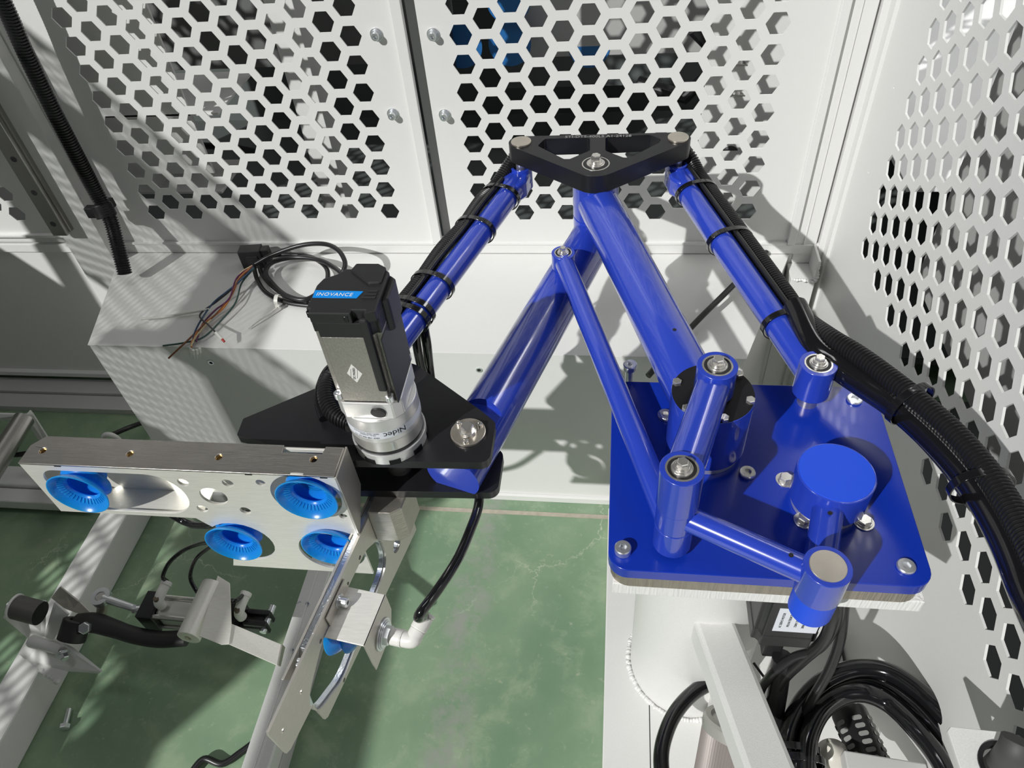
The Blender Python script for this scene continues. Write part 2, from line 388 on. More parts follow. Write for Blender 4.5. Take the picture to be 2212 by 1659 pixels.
sheet('side_shade_panel', [(-1.06, 0), (1.9, 0), (1.9, 1.08), (0, 1.08), (0, 1.31), (-.45, 1.31), (-.45, 1.75), (-1.06, 1.75)], hs, .003, frame((-1.90, 0, 0), (0, 1, 0), (0, 0, 1)), GREYP, wl)  # stepped top and hexagon holes shaped for the shade and dapples they cast
pf = [hexg(-1.04 + .0245 * c, 1.345 + .0283 * (r + (.5 if c % 2 else 0)), .0118) for c in range(60) for r in range(24)]
pf = [h for h in pf if all(-1.05 < q[0] < .44 and 1.325 < q[1] < 1.985 for q in h) and not (h[0][0] < -.42 and h[1][1] < 1.80)]
sheet('half_shade_screen', [(.45, 1.31), (.45, 2.0), (-1.06, 2.0), (-1.06, 1.755), (-.445, 1.755), (-.445, 1.315)][::-1], pf, .002, frame((-1.904, 0, 0), (0, 1, 0), (0, 0, 1)), GREYP, wl)  # unseen screen and post added; the fine holes give half shade at left
bx('screen_post', (-1.925, .44, 0), (-1.885, .48, 2.0), WHITE, wl)
bx('side_shade_panel', (-1.905, -2.1, .0), (-1.900, -1.06, 1.38), GREYP, wl)  # unseen panel, its height set to keep the far-left floor dark
bx('top_rail', (-1.785, -1.9, 1.58), (-1.705, 1.0, 1.62), WHITE, wl)  # unseen bar added to cast the dark strip along the floor
bx('shade_bar_bracket', (-1.90, -.2, 1.56), (-1.71, -.16, 1.58), WHITE, wl)

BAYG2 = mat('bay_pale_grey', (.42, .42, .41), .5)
# rear bay seen through the holes of the back wall
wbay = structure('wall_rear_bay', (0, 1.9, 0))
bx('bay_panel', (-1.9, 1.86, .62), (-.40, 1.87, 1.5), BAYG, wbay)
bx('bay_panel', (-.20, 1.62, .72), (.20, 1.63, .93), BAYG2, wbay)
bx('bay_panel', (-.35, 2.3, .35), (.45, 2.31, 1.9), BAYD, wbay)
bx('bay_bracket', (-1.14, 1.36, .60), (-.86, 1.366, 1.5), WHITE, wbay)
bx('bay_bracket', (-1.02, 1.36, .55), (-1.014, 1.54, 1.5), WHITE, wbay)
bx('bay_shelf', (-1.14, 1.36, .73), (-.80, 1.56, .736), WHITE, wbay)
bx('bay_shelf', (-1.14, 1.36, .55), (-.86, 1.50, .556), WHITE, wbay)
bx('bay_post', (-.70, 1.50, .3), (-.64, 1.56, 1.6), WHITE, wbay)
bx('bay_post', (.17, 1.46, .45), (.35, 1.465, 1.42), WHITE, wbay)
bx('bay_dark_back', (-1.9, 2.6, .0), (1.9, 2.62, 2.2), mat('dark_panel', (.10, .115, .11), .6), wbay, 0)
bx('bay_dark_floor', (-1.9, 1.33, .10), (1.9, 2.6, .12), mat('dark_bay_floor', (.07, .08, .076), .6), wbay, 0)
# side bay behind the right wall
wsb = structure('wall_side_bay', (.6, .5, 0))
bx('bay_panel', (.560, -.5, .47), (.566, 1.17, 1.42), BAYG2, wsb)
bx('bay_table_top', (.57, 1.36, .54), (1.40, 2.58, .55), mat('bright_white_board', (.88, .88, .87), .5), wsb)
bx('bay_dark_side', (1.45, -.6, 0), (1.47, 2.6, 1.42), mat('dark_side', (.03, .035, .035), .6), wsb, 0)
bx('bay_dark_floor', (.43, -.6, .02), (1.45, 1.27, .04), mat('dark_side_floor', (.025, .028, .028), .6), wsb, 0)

# boxed plinth under the back wall
bxp = thing('plinth_box', 'large pale grey sheet steel box standing under the hexagon wall, cable coil on top', 'box', (-.38, 1.12, 0))
ZT = .4508
def polybox(name, top, z0, z1, m, parent, bev=.0015): return MB().prism(top, z0, z1).build(name, m, parent, 0, bev)
polybox('body', [(-1.0236, .9721), (.235, .9700), (.352, 1.278), (-1.108, 1.278)], 0, ZT - .0015, WHITE, bxp)
polybox('top_sheet', [(-1.0250, .9705), (.2365, .9685), (.3535, 1.278), (-1.1095, 1.278)], ZT - .0015, ZT, WHITE, bxp, .0006)
bx('foot_strip', (-1.02, .963, 0), (.23, .9705, .018), WHITE, bxp)
def rivnut(p, d, o, r=.006):
    p = Vector(p); d = Vector(d); b = MB(); b.ring(p, p + d * .0012, r, r * .6, 20); b.build('insert_nut', STEEL, o); MB().cyl(p - d * .0002, p + d * .0003, r * .6, 16).build('nut_hole', HOLE, o)
for q in ((456, 783), (1035, 799)): rivnut(Y(q[0], q[1], .9705), (0, -1, 0), bxp)

# left column with linear rail
lp = thing('rail_column', 'pale grey upright square column at left with a bright linear guide rail bolted to it', 'column', (-1.14, 1.25, 0))
bx('column_tube', (-1.191, 1.233, 0), (-1.0985, YB + .02, 1.45), WHITE, lp, .002)
bx('side_lip', (-1.0985, 1.262, .46), (-1.094, YB + .01, 1.42), WHITE, lp)
# slanted lower web below the column, and the rail
xa, xb = Y(75, 330, 1.225).x, Y(150, 500, 1.225).x
r0 = Y(150, 503, 1.233); rx = (r0.x)
MB().box((-1.1845, 1.221, .545), (-1.1505, 1.233, 1.45)).box((-1.1805, 1.213, .545), (-1.1545, 1.221, 1.45)).box((-1.1845, 1.206, .545), (-1.1505, 1.213, 1.45)).build('guide_rail', RAILM, lp, 0, .0015)
for k in range(9):
    z = .575 + k * .0745
    MB().cyl((-1.1675, 1.2056, z), (-1.1675, 1.2062, z), .0062, 20).build('rail_hole', HOLE, lp)
# ================================================================ PEDESTAL UNDER THE ROBOT
ped = thing('pedestal', 'white welded steel pedestal with round column carrying the blue robot plate', 'pedestal', (.15, .5, 0))
bx('base_sheet', (.004, -.6, .06), (.415, .90, .08), WHITE2, ped, .002)
bx('base_tube', (.004, -.6, 0), (.064, .90, .06), WHITE2, ped, .004)
bx('base_tube', (.355, -.6, 0), (.415, .90, .06), WHITE2, ped, .004)
PC = Vector((.147, .583, 0))
MB().cyl(PC + UP * .08, PC + UP * .6557, .098, 64).build('column', WHITE2, ped)
weld('weld_bead', [PC + Vector((.102 * cos(a), .102 * sin(a), .083)) for a in [radians(x) for x in range(150, 372, 12)]], .005, ped)
bx('head_plate', (.008, .392, .6557), (.314, .658, .6757), CUTW, ped, .001)
# slanted square brace
def sqtube(name, p0, p1, w, m, parent, bev=.006, up=None, w2=None):
    p0 = Vector(p0); p1 = Vector(p1); x, y, d = basis(p1 - p0, up); return MB().obox((p0 + p1) / 2, x * w, y * (w2 or w), (p1 - p0) / 2).build(name, m, parent, 0, bev)
sqtube('brace', Z(1503, 1300, .36) + Vector((0, .03, 0)), Z(1682, 1745, .46), .027, WHITE2, ped, .006)
MB().box((.17, .36, .08), (.176, .50, .20)).build('gusset', WHITE2, ped, 0, .001)
weld('weld_bead', [Z(1468, 1406, .25), Z(1490, 1420, .25), Z(1515, 1422, .25)], .004, ped)

# ================================================================ ROBOT ARM
ZP = .71075
ra = thing('robot_arm', 'glossy blue tubular four-bar robot arm bolted on a blue square plate', 'robot arm', (.1076, .551, .6757))
E0 = Vector((-.0285, .997, 0)); HB = Vector((.1076, .551, 0)); W0 = Vector((-.1638, .5506, 0)); S0 = Vector((.0661, .4182, 0))
C0 = Vector((.1909, .3569, 0)); H2 = Vector((.2268, .4812, 0)); PO = Vector((.2315, .6246, 0)); TR = Vector((.0951, 1.0708, 0)); TL = Vector((-.149, 1.066, 0)); J0 = Vector((-.070, .8630, 0)); LQ = Vector((-.2843, .6205, 0))
def prism_part(name, pts, z0, z1, m, parent, bev=.001): return MB().prism(pts, z0, z1).build(name, m, parent, 40, bev)
bp = prism_part('base_plate', rrect(.003, .388, .312, .652, .020), ZP - .0155, ZP, BLUEPL, ra, .0008)
sp = prism_part('spacer_plate', rrect(.0055, .390, .309, .650, .020), .6757, ZP - .0155, CUTX, ra, .0006); sp['label'] = 'bare flame-cut steel plate edge'
def at(v, z): return Vector((v.x, v.y, z))
# main joint housing
hub = MB().rcyl(at(HB, .7215), at(HB, .800), .0430, .0008, 64).build('joint_housing', BLUE, ra)
MB().rcyl(at(HB, .7108), at(HB, .7222), .0395, .0006, 64).build('joint_flange', ALUM, ra)
cap = MB().rcyl(at(HB, .798), at(HB, .8006), .0425, .0005, 64).build('housing_cap', BLACKM, ra); cap['label'] = 'matt black round cover'
for k in range(6):
    a = radians(-18 + 60 * k)
    p = at(HB, .8006) + Vector((cos(a), sin(a), 0)) * .0385
    hexbolt(p, UP, .0050, cap, .0042, CHROME, washer=0)
MB().cyl(at(HB, .800), at(HB, .812), .012, 32).build('pivot_pin', CHROME, ra)
# main tube to the elbow
MB().cyl(at(HB, .757), at(E0, .757), .0310, 56).build('main_tube', BLUE, ra)
eh = MB().rcyl(at(E0, .7305), at(E0, .787), .0345, .0012, 56).build('elbow_housing', BLUE, ra)
MB().rcyl(at(E0, .659), at(E0, .7298), .0345, .0012, 56).build('elbow_lower_housing', BLUE, ra)
def fillet(name, c, r, ax, rt, parent, m=BLUE):
    return None
# forearm tube with the milled flats for the wrist plates
FD = (W0 - E0).normalized()
fa = MB().cyl(at(E0, .695), at(W0 + FD * .047, .695), .0335, 64)
fa = fa.build('forearm_tube', BLUE, ra)
def cut(o, cutter_mb):
    c = cutter_mb.build('cutter', None, None, 0); md = o.modifiers.new('b', 'BOOLEAN'); md.operation = 'DIFFERENCE'; md.object = c; md.solver = 'EXACT'
    bpy.context.view_layer.update(); dg = bpy.context.evaluated_depsgraph_get()
    me = bpy.data.meshes.new_from_object(o.evaluated_get(dg)); o.modifiers.clear(); old = o.data; nm = old.name; o.data = me; bpy.data.meshes.remove(old); me.name = nm
    bpy.data.objects.remove(c); me.shade_smooth(); me.set_sharp_from_angle(angle=radians(38))
def capsule(r, L, n=24):
    nx = Vector((-FD.y, FD.x, 0)); out = []
    for k in range(n + 1): a = pi * k / n; q = W0 + nx * (r * cos(a)) - FD * (r * sin(a)); out.append((q.x, q.y))
    for s in (-1, 1): q = W0 + nx * (r * s) + FD * L; out.append((q.x, q.y))
    return out
cut(fa, MB().prism(capsule(.0500, .08), .7175, .76))
cut(fa, MB().prism(capsule(.0500, .08), .62, .6725))
# link eye: vertical sleeve with bearing and bolt
def eye(name, c, z0, z1, r, parent, bearing=True, bolt=.0066):
    s = MB().ring(at(c, z0), at(c, z1), r, r * .74, 48).build(name, BLUE, parent, 38, .0006)
    if bearing:
        MB().ring(at(c, z1 - .004), at(c, z1 + .0002), r * .75, r * .66, 40).build('bearing_ring', CHROME, s)
        MB().ring(at(c, z1 - .006), at(c, z1 - .0008), r * .66, r * .5, 40).build('bearing_seal', RUBBER, s)
        b = MB(); b.rcyl(at(c, z1 - .006), at(c, z1 + .0012), r * .5, .0005, 36); b.rcyl(at(c, z1 + .001), at(c, z1 + .003), r * .44, .0005, 36)
        b.build('bearing_race', CHROME, s)
        hexbolt(at(c, z1 + .003), UP, r * .28, s, r * .24, CHROME, washer=1.25)
    return s
# right guide rod
def rod(name, a, b, z, r, parent): return MB().cyl(at(a, z), at(b, z), r, 40).build(name, BLUE, parent)
rg = rod('guide_rod', PO, TR, .7525, .0175, ra); rg['label'] = 'right-hand blue tube carrying corrugated hose'
eye('rod_eye', PO, .7300, .7750, .0205, ra)
eye('rod_eye', TR, .7370, .7735, .0170, ra, False)
MB().cyl(at(TR, .735), at(TR, .79), .0085, 28).build('pivot_pin', CHROME, ra)
MB().cyl(at(PO, ZP), at(PO, .732), .0113, 32).build('support_post', TURN, ra)
def taper_block(c, d, z0, z1):
    d = d.normalized(); n = Vector((-d.y, d.x, 0))
    pts = [c + n * .016, c + n * .0205 + d * .030, c + n * .012 + d * .050, c - n * .012 + d * .050, c - n * .0205 + d * .030, c - n * .016]
    return MB().prism([(p.x, p.y) for p in pts], z0, z1).build('rod_fork', BLUE, ra, 30, .004)
taper_block(TR, PO - TR, .7375, .768); taper_block(TL, LQ - TL, .7375, .768)
# left guide rod
lg = rod('guide_rod', TL, LQ, .7525, .0175, ra); lg['label'] = 'left-hand blue tube carrying corrugated hose'
eye('rod_eye', TL, .7370, .7735, .0170, ra, False)
MB().cyl(at(TL, .735), at(TL, .79), .0085, 28).build('pivot_pin', CHROME, ra)
eye('rod_eye', LQ, .7330, .7750, .0205, ra)
# triangular elbow plate
ZT1 = .815
def q2(u, v): p = Z(u, v, ZT1); return (p.x, p.y)
def hull_outline():
    L, R, Fp = Vector((-.1475, 1.0665)), Vector((.0942, 1.0700)), Vector((-.0285, .997))
    return [(L, .0185), (Fp, .0355), (R, .0185)]
def hull(cs, n=14):
    out = []; N = len(cs)
    for i in range(N):
        (p, r), (a, ra_), (b, rb) = cs[i], cs[i - 1], cs[(i + 1) % N]
        def tang(p, rp, q, rq):      # outer tangent normal angle going p -> q (counter-clockwise)
            d = q - p; L = d.length; base = math.atan2(d.y, d.x); return base - pi / 2 + math.asin(max(-1, min(1, (rq - rp) / L))) * -1
        a0 = tang(a, ra_, p, r); a1 = tang(p, r, b, rb)
        while a1 < a0: a1 += 2 * pi
        out += [(p.x + r * cos(a0 + (a1 - a0) * k / n), p.y + r * sin(a0 + (a1 - a0) * k / n)) for k in range(n + 1)]
    return out
wl_ = [q2(1080 + x / 4.609, 240 + y / 4.609) for x, y in ((372, 345), (448, 276), (896, 262), (896, 392), (690, 478), (640, 478))]
wr_ = [q2(1080 + x / 4.609, 240 + y / 4.609) for x, y in ((1050, 258), (1490, 235), (1605, 280), (1585, 315), (1290, 463), (1230, 462), (1050, 395))]
tp = sheet('elbow_plate', hull(hull_outline()), [rpoly(wl_, .006), rpoly(wr_, .006)], ZT1 - .787, tz((ZT1 + .787) / 2), BLACKA, ra, .0008, 30)
tp['label'] = 'black triangular plate with two windows'
for c in (TL, TR):
    cc2 = Vector((c.x + (.003 if c is TL else -.0015), c.y - .002, 0))
    MB().rcyl(at(cc2, ZT1), at(cc2, ZT1 + .0032), .0158, .0006, 48).build('pin_cap', TURN, tp)
MB().ring(at(E0, ZT1 - .001), at(E0, ZT1 + .0005), .0205, .0188, 48).build('bearing_ring', CHROME, tp)
MB().ring(at(E0, ZT1 - .002), at(E0, ZT1 + .0002), .0188, .0135, 48).build('bearing_seal', BLACKA, tp)
MB().rcyl(at(E0, ZT1 - .001), at(E0, ZT1 + .0022), .0135, .0005, 40).rcyl(at(E0, ZT1 + .0022), at(E0, ZT1 + .004), .0112, .0005, 40).build('bearing_race', CHROME, tp)
hexbolt(at(E0, ZT1 + .004), UP, .0072, tp, .0075, CHROME, washer=1.2)
bi = basis(Vector((0, 0, 1)))
text('engraved_text', 'STI-DTS-400LS A1-24128', .0098, frame((-.0275, 1.0800, ZT1 + .0001), (1, 0, 0), (0, 1, 0)), mat('engraving', (.30, .30, .29), .5), tp)
# lower drive link, rocker link, crank
rod('drive_link', S0, J0, .7400, .0138, ra)
eye('link_eye', J0, .7285, .7530, .0166, ra)
eye('link_eye', S0, .7190, .7545, .0190, ra, False)
rod('crank_rod', S0, C0, .7700, .0125, ra)
eye('link_eye', S0, .7555, .7860, .0190, ra, False)
rod('rocker_link', HB, S0, .8185, .0178, ra)
eye('link_eye', S0, .7870, .8400, .0200, ra)
eye('link_eye', HB, .8030, .8400, .0205, ra)
ce = eye('link_eye', C0, .7480, .7900, .0205, ra, False)
pc = MB().rcyl(at(C0, .745), at(C0, .7908), .0158, .0006, 48).build('pin_cap', TURN, ra)
lowc = MB().rcyl(at(C0, .7150), at(C0, .7475), .0198, .0008, 48).build('crank_pin_boss', BLUEM, ra); lowc['label'] = 'lighter matt blue lower boss'
MB().cyl(at(H2, .742), at(C0, .738), .0150, 40).build('crank_arm', BLUE, ra)
MB().rcyl(at(H2, .7215), at(H2, .7628), .0378, .0010, 64).build('second_joint_housing', BLUE, ra)
dk = MB().rcyl(at(H2, .7625), at(H2, .7636), .0362, .0006, 64).build('joint_cover_disc', BLUEM, ra); dk['label'] = 'bright matt blue round cover disc'
MB().rcyl(at(H2, .7108), at(H2, .7222), .0345, .0006, 64).build('joint_flange', ALUM, ra)
for c, z in ((H2 + (C0 - H2) * .37, .7572), (S0 + (C0 - S0) * .78, .7826), (HB + (E0 - HB) * .25, .7882)):
    MB().cyl(at(c, z), at(c, z + .0003), .0022, 16).build('tapped_hole', HOLE, ra)
# screws in the plates
for (x, y, hh, r) in ((.0176, .409, .009, .0085), (.2891, .4085, .004, .0088), (.2858, .630, .004, .0088)):
    capscrew((x, y, ZP), UP, r, hh, bp, STEEL, washer=0)
sc = capscrew((.0245, .664, ZP + .010), UP, .0085, .009, bp, STEEL); MB().cyl((.0245, .664, ZP - .03), (.0245, .664, ZP + .010), .005, 20).build('screw_shank', STEEL, bp)
for x, y in ((.0658, .5953), (.1514, .5145)): 
    capscrew((x, y, ZP), UP, .0088, .0048, bp, CHROME)
for x, y in ((.1905, .508), (.2018, .4569), (.2609, .4579)): hexbolt((x, y, ZP), UP, .0068, bp, .0045, CHROME)
# wrist plates
zu0, zu1, zl0, zl1 = .7180, .7300, .6600, .6720
up_pts = [(-.1465, .5065), (-.1300, .5300), (-.1360, .5620), (-.2525, .6607), (-.3020, .6480), (-.4405, .5529), (-.4383, .5273), (-.300, .4990), (-.150, .5010)]
upper = [(-.1305, .5010), (-.1305, .5600), (-.1500, .5780), (-.2500, .6580), (-.3050, .6500), (-.4405, .5535), (-.4385, .5270), (-.3050, .4960)]
upr = [.012, .012, .014, .03, .03, .003, .003, .01]
wpu = sheet('wrist_plate', rpoly(upper, upr), [], zu1 - zu0, tz((zu0 + zu1) / 2), BLACKA, ra, .0008, 30)
lower = [(-.1265, .5020), (-.1265, .5620), (-.2300, .6400), (-.2900, .6300), (-.3200, .5400), (-.3100, .4960)]
wpl = sheet('wrist_plate', rpoly(lower, [.013, .013, .02, .02, .01, .01]), [], zl1 - zl0, tz((zl0 + zl1) / 2), BLACKA, ra, .0008, 30)
WB = Vector((-.1605, .5425, 0))
MB().rcyl(at(WB, zu1), at(WB, zu1 + .0035), .0205, .0006, 56).build('bearing_cover', TURN, wpu)
hexbolt(at(WB, zu1 + .0035), UP, .0080, wpu, .0075, CHROME, washer=1.25)
for a in (90 + 50, 40, -92): capscrew(at(WB, zu1 + .0035) + Vector((cos(radians(a)), sin(radians(a)), 0)) * .0158, UP, .0034, .0038, wpu, CHROME)
GA = Vector((-.2505, .5345, 0))
# output shaft between the plates
MB().rcyl(at(GA, .7045), at(GA, .7180), .0200, .0008, 40).rcyl(at(GA, .6990), at(GA, .7045), .0175, .0008, 40).rcyl(at(GA, .672), at(GA, .6990), .0150, .0006, 40).build('output_shaft', CHROME, ra)
# coil tubes seen through the triangle windows
hose('signal_cable', [(-.11, 1.075, .77), (-.07, 1.05, .775), (-.02, 1.045, .775), (.03, 1.055, .775), (.07, 1.06, .77)], .0042, RUBBER, ra)

# ================================================================ GEARMOTOR ON THE WRIST
gm = thing('gearmotor', 'upright black and grey servo motor with silver gearbox standing on the black wrist plate', 'motor', (GA.x, GA.y, zu1))
def gz(z): return at(GA, z)
cr = MB().rcyl(gz(zu1), gz(.7445), .0425, .0005, 64).build('clamp_ring', ALUL, gm)
for k in range(9):
    a = radians(-90 + 40 * k + 20); c = gz(.7335) + Vector((cos(a), sin(a), 0)) * .0405; x = Vector((-sin(a), cos(a), 0))
    MB().obox(c, x * .0065, Vector((cos(a), sin(a), 0)) * .0028, UP * .0035).build('ring_notch', BLACKM, gm, 0)
MB().rcyl(gz(.7445), gz(.7500), .0405, .0004, 64).build('seal_band', RUBBER, gm)
gb = MB().rcyl(gz(.7495), gz(.7660), .0405, .0006, 64).build('gearbox_body', ALUM, gm)
gb2 = MB().rcyl(gz(.7660), gz(.8010), .0415, .0012, 64).build('gearbox_upper_body', ALUL, gm)
MB().lathe([(.0417, 0), (.0417, .0105)], gz(.7735), UP, 96, cap=False).build('rating_label', LABEL, gb2)
MB().obox(gz(.7590) + Vector((.0165, -.0372, 0)), Vector((.0012, .0005, 0)), Vector((0, .0015, 0)), UP * .0058).build('gearbox_key', STEEL, gm, 0)
def curved_text(name, s, size, z, a0, m, parent, flip=True):
    o = text(name, s, size, Matrix.Identity(4), m, parent, th=.0001, align='CENTER'); me = o.data; c = o.location + parent.matrix_world.translation * 0
    R = .0419; vs = [(v.co.x, v.co.y) for v in me.vertices]
    P_ = []
    for v in me.vertices:
        lx, lz = v.co.x, v.co.y
        if flip: lx, lz = -lx, -lz
        a = a0 + lx / R
        P_.append(Vector((GA.x + cos(a) * R, GA.y + sin(a) * R, z + lz)))
    cc_ = sum(P_, Vector()) / len(P_)
    for v, p in zip(me.vertices, P_): v.co = p - cc_
    o.location = cc_ - world_loc(parent); return o
curved_text('printed_name', 'Nidec', .0110, .7790, radians(-58), PRINTK, gb2)
curved_text('printed_line', 'VRSF-10B-400-GC-T2', .0034, .7755, radians(-103), PRINTK, gb2)
curved_text('printed_line', 'NIDEC DRIVE TECHNOLOGY', .0024, .7822, radians(-103), PRINTK, gb2)
curved_text('printed_line', 'SER.No. 2410008878', .0022, .7797, radians(-100), PRINTK, gb2)
hs_ = .0335
def sqp(h, ch): return [(GA.x + a, GA.y + b) for a, b in ((-h + ch, -h), (h - ch, -h), (h, -h + ch), (h, h - ch), (h - ch, h), (-h + ch, h), (-h, h - ch), (-h, -h + ch))]
ad = MB().prism(sqp(.0355, .009), .8010, .8235).build('adapter', ALUL, gm, 0, .0012)
MB().rcyl(Vector((GA.x + .0105, GA.y - .0352, .8115)), Vector((GA.x + .0105, GA.y - .0378, .8110)), .0082, .0006, 32).build('access_plug', BLACKP, ad)
def notched(h, n, r=.003):
    pts = []
    for sx, sy, flip in ((-1, -1, 0), (1, -1, 1), (1, 1, 0), (-1, 1, 1)):
        a = (sx * h, sy * (h - n)); b = (sx * (h - n * .55), sy * (h - n)); b2 = (sx * (h - n), sy * (h - n * .55)); c = (sx * (h - n), sy * h)
        q = [a, b, b2, c]
        if flip: q = q[::-1]
        pts += q
    return [(GA.x + p[0], GA.y + p[1]) for p in pts]
mbod = MB().prism(notched(hs_, .0085), .8235, .9150).build('motor_body', ALU, gm, 0, .0008)
MB().prism(sqp(.0335, .004), .8235, .8265).build('motor_flange', ALU, gm, 0, .0008)
mcov = MB().prism(notched(hs_ + .0003, .0080), .9150, .9330).build('rear_housing', BLACKP, gm, 0, .0006)
top = [(GA.x + a, GA.y + b) for a, b in ((-.0300, -.0338), (.0110, -.0338), (.0110, -.0280), (.0240, -.0280), (.0240, -.0338), (.0338, -.030), (.0338, .0300), (.0280, .0345), (-.0120, .0345), (-.0180, .0260), (-.0300, .0190), (-.0338, .008), (-.0338, -.0270), (-.030, -.0270))]
cov = MB().prism(top, .9330, .9450).build('encoder_cover', BLACKP, gm, 0, .0012)
MB().prism([(GA.x + a, GA.y + b) for a, b in ((-.0050, .030), (-.002, .0405), (.0210, .0405), (.0300, .0345), (.030, .0100), (.0180, .0090))], .925, .9475).build('connector_hood', BLACKP, gm, 0, .0015)
MB().prism([(GA.x + a, GA.y + b) for a, b in ((.0338, -.008), (.0395, -.004), (.0400, .026), (.0330, .0320))], .900, .9400).build('connector_body', BLACKP, gm, 0, .0015)
MB().obox((GA.x + .0215, GA.y - .0325, .8900), (.0045, 0, 0), (0, .0032, 0), (0, 0, .048)).build('cable_duct', BLACKP, gm, 0, .0022)
MB().obox((GA.x + .0337, GA.y + .000, .868), (.0008, 0, 0), (0, .0330, 0), (0, 0, .044)).build('side_cover', BLACKP, gm, 0, .0004)
for sx, sy in ((-1, -1), (.86, -1.06), (1, 1), (-1, 1)):
    p = Vector((GA.x + sx * .0300, GA.y + sy * .0300, .8265)); capscrew(p, UP, .0047, .0075, gm, STEEL, washer=0)
for dx, dy in ((-.0315, -.0275), (.0055, -.0325), (.0290, .0230), (-.0150, .0300)):
    capscrew((GA.x + dx, GA.y + dy, .936), UP, .0028, .0062, gm, BLACKA)
# stickers and printing
zz = .9452
def T2(u, v): p = Z(u, v, zz); return (p.x, p.y)
lab = sheet('name_sticker', [T2(675, 643), T2(770, 644.5), T2(785, 629.5), T2(681, 627)], [], .0003, tz(zz), CYAN, gm, 0, 0); lab['label'] = 'bright blue slanted name strip'
a_, b_ = Vector((*T2(684, 636), zz + .0004)), Vector((*T2(766, 637.5), zz + .0004))
text('printed_name', 'INOVANCE', .0067, frame((a_ + b_) / 2 - Vector((.001, 0, 0)), b_ - a_, (0, 1, 0), (0, 0, 1)), PRINTW, gm, space=1.08, shear=.12)
for k in range(3):
    MB().box((GA.x + .0205 - k * .0022, GA.y - .0020 + -.0048 * k, .945), (GA.x + .0300, GA.y + -.0048 * k, .9464)).build('cover_rib', BLACKP, gm, 0, .0004)
fy = GA.y - .0337
dsz = .0115
dm = sheet('inspection_sticker', [(-.0075, 0), (0, -.0130), (.0085, 0), (0, .0130)], [], .0002, frame((GA.x - .0035, fy, .8665), (1, 0, 0), (0, 0, 1)), DIAM, gm, 0, 0)
text('printed_text', 'QC PASSED', .0032, frame((GA.x - .0035, fy - .0003, .8665), (.18, 0, .98), (-.98, 0, .18)), PRINTK, gm)
for s in (-1, 1): MB().obox((GA.x - .0035 + s * .0034, fy - .0002, .8665), Vector((.00012, 0, 0)), (0, .0001, 0), (.0014, 0, .0065)).build('printed_line', PRINTK, gm, 0)
# ================================================================ SUCTION GRIPPER (plate facing the viewer)
ga = thing('suction_gripper', 'long brushed stainless box gripper with blue suction cups in round openings', 'gripper', (-.47, .47, .56))
YA = .450
out = [(-.6600, .7600), (-.6610, .7560), (-.6630, .7480), (-.6600, .6700), (-.6560, .6655), (-.4825, .6655), (-.4735, .6480), (-.4735, .6480)]
cL, cU, cR = Vector((-.4420, .6190)), Vector((-.3300, .7215)), Vector((-.3305, .6070))
fo = [(-.2880, .7590), (-.6590, .7590), (-.6590, .6665), (-.4830, .6665), (-.4750, .6560)]
a0 = math.atan2(.6560 - cL.y, -.4750 - cL.x)
fo += [(cL.x + .0405 * cos(a), cL.y + .0405 * sin(a)) for a in [a0 - (a0 + radians(125)) * k / 20 for k in range(21)]]
fo += [(-.4750, .5600), (-.2880, .5600)]
lslot = rpoly([(-.6430, .7500), (-.4760, .7500), (-.4760, .6740), (-.5900, .6740), (-.6430, .7080)], [.022, .037, .037, .03, .025], 10)
holes = [lslot, circ(cU.x, cU.y, .0400, 48), circ(cR.x, cR.y, .0405, 48), circ(-.4425, .7135, .0160, 32)]
holes += [circ(x, z, .0066, 20) for x, z in ((-.4695, .7381), (-.4155, .7403), (-.4667, .6873), (-.4133, .6879))] + [circ(-.3760, .7440, .0055, 14), circ(-.2960, .6860, .0050, 14)]
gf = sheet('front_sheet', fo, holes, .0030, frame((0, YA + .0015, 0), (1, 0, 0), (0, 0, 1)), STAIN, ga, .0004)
th_ = [(x, y) for x, y in ((-.6403, .4692), (-.5327, .4697), (-.4265, .4702), (-.3173, .4724))]
tpoly = [(-.6600, YA), (-.2880, YA), (-.2880, .4905), (-.3090, .4905), (-.3100, .4800), (-.3560, .4800), (-.3570, .4905), (-.6480, .4905), (-.6600, .4760)]
sheet('top_sheet', tpoly, [circ(x, y, .0042, 20) for x, y in th_], .0025, tz(.7595), STAINSHADE, ga, .0005)
for x, y in th_: MB().ring((x, y, .750), (x, y, .7585), .0044, .0030, 20).build('thread_insert', mat('brass', (.55, .38, .18), .3, metal=1) if 'brass' not in bpy.data.materials else bpy.data.materials['brass'], ga)
MB().box((-.6590, YA + .001, .6655), (-.4760, .4890, .6680)).build('bottom_sheet', STAIN, ga, 0, .0004)
MB().box((-.6480, .4870, .6680), (-.2900, .4895, .7585)).build('back_sheet', STAIN, ga, 0, .0004)
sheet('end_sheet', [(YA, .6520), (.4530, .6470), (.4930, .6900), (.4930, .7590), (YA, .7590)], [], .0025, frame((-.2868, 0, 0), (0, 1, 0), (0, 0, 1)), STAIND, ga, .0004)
for x in (-.612, -.30, -.385):
    MB().box((x - .004, YA - .0004, .7575), (x + .004, YA + .001, .7590)).build('fold_notch', HOLE, ga, 0)
MB().box((-.47, .4895, .69), (-.30, .4930, .755)).build('mounting_pad', STAIND, ga, 0, .0005)

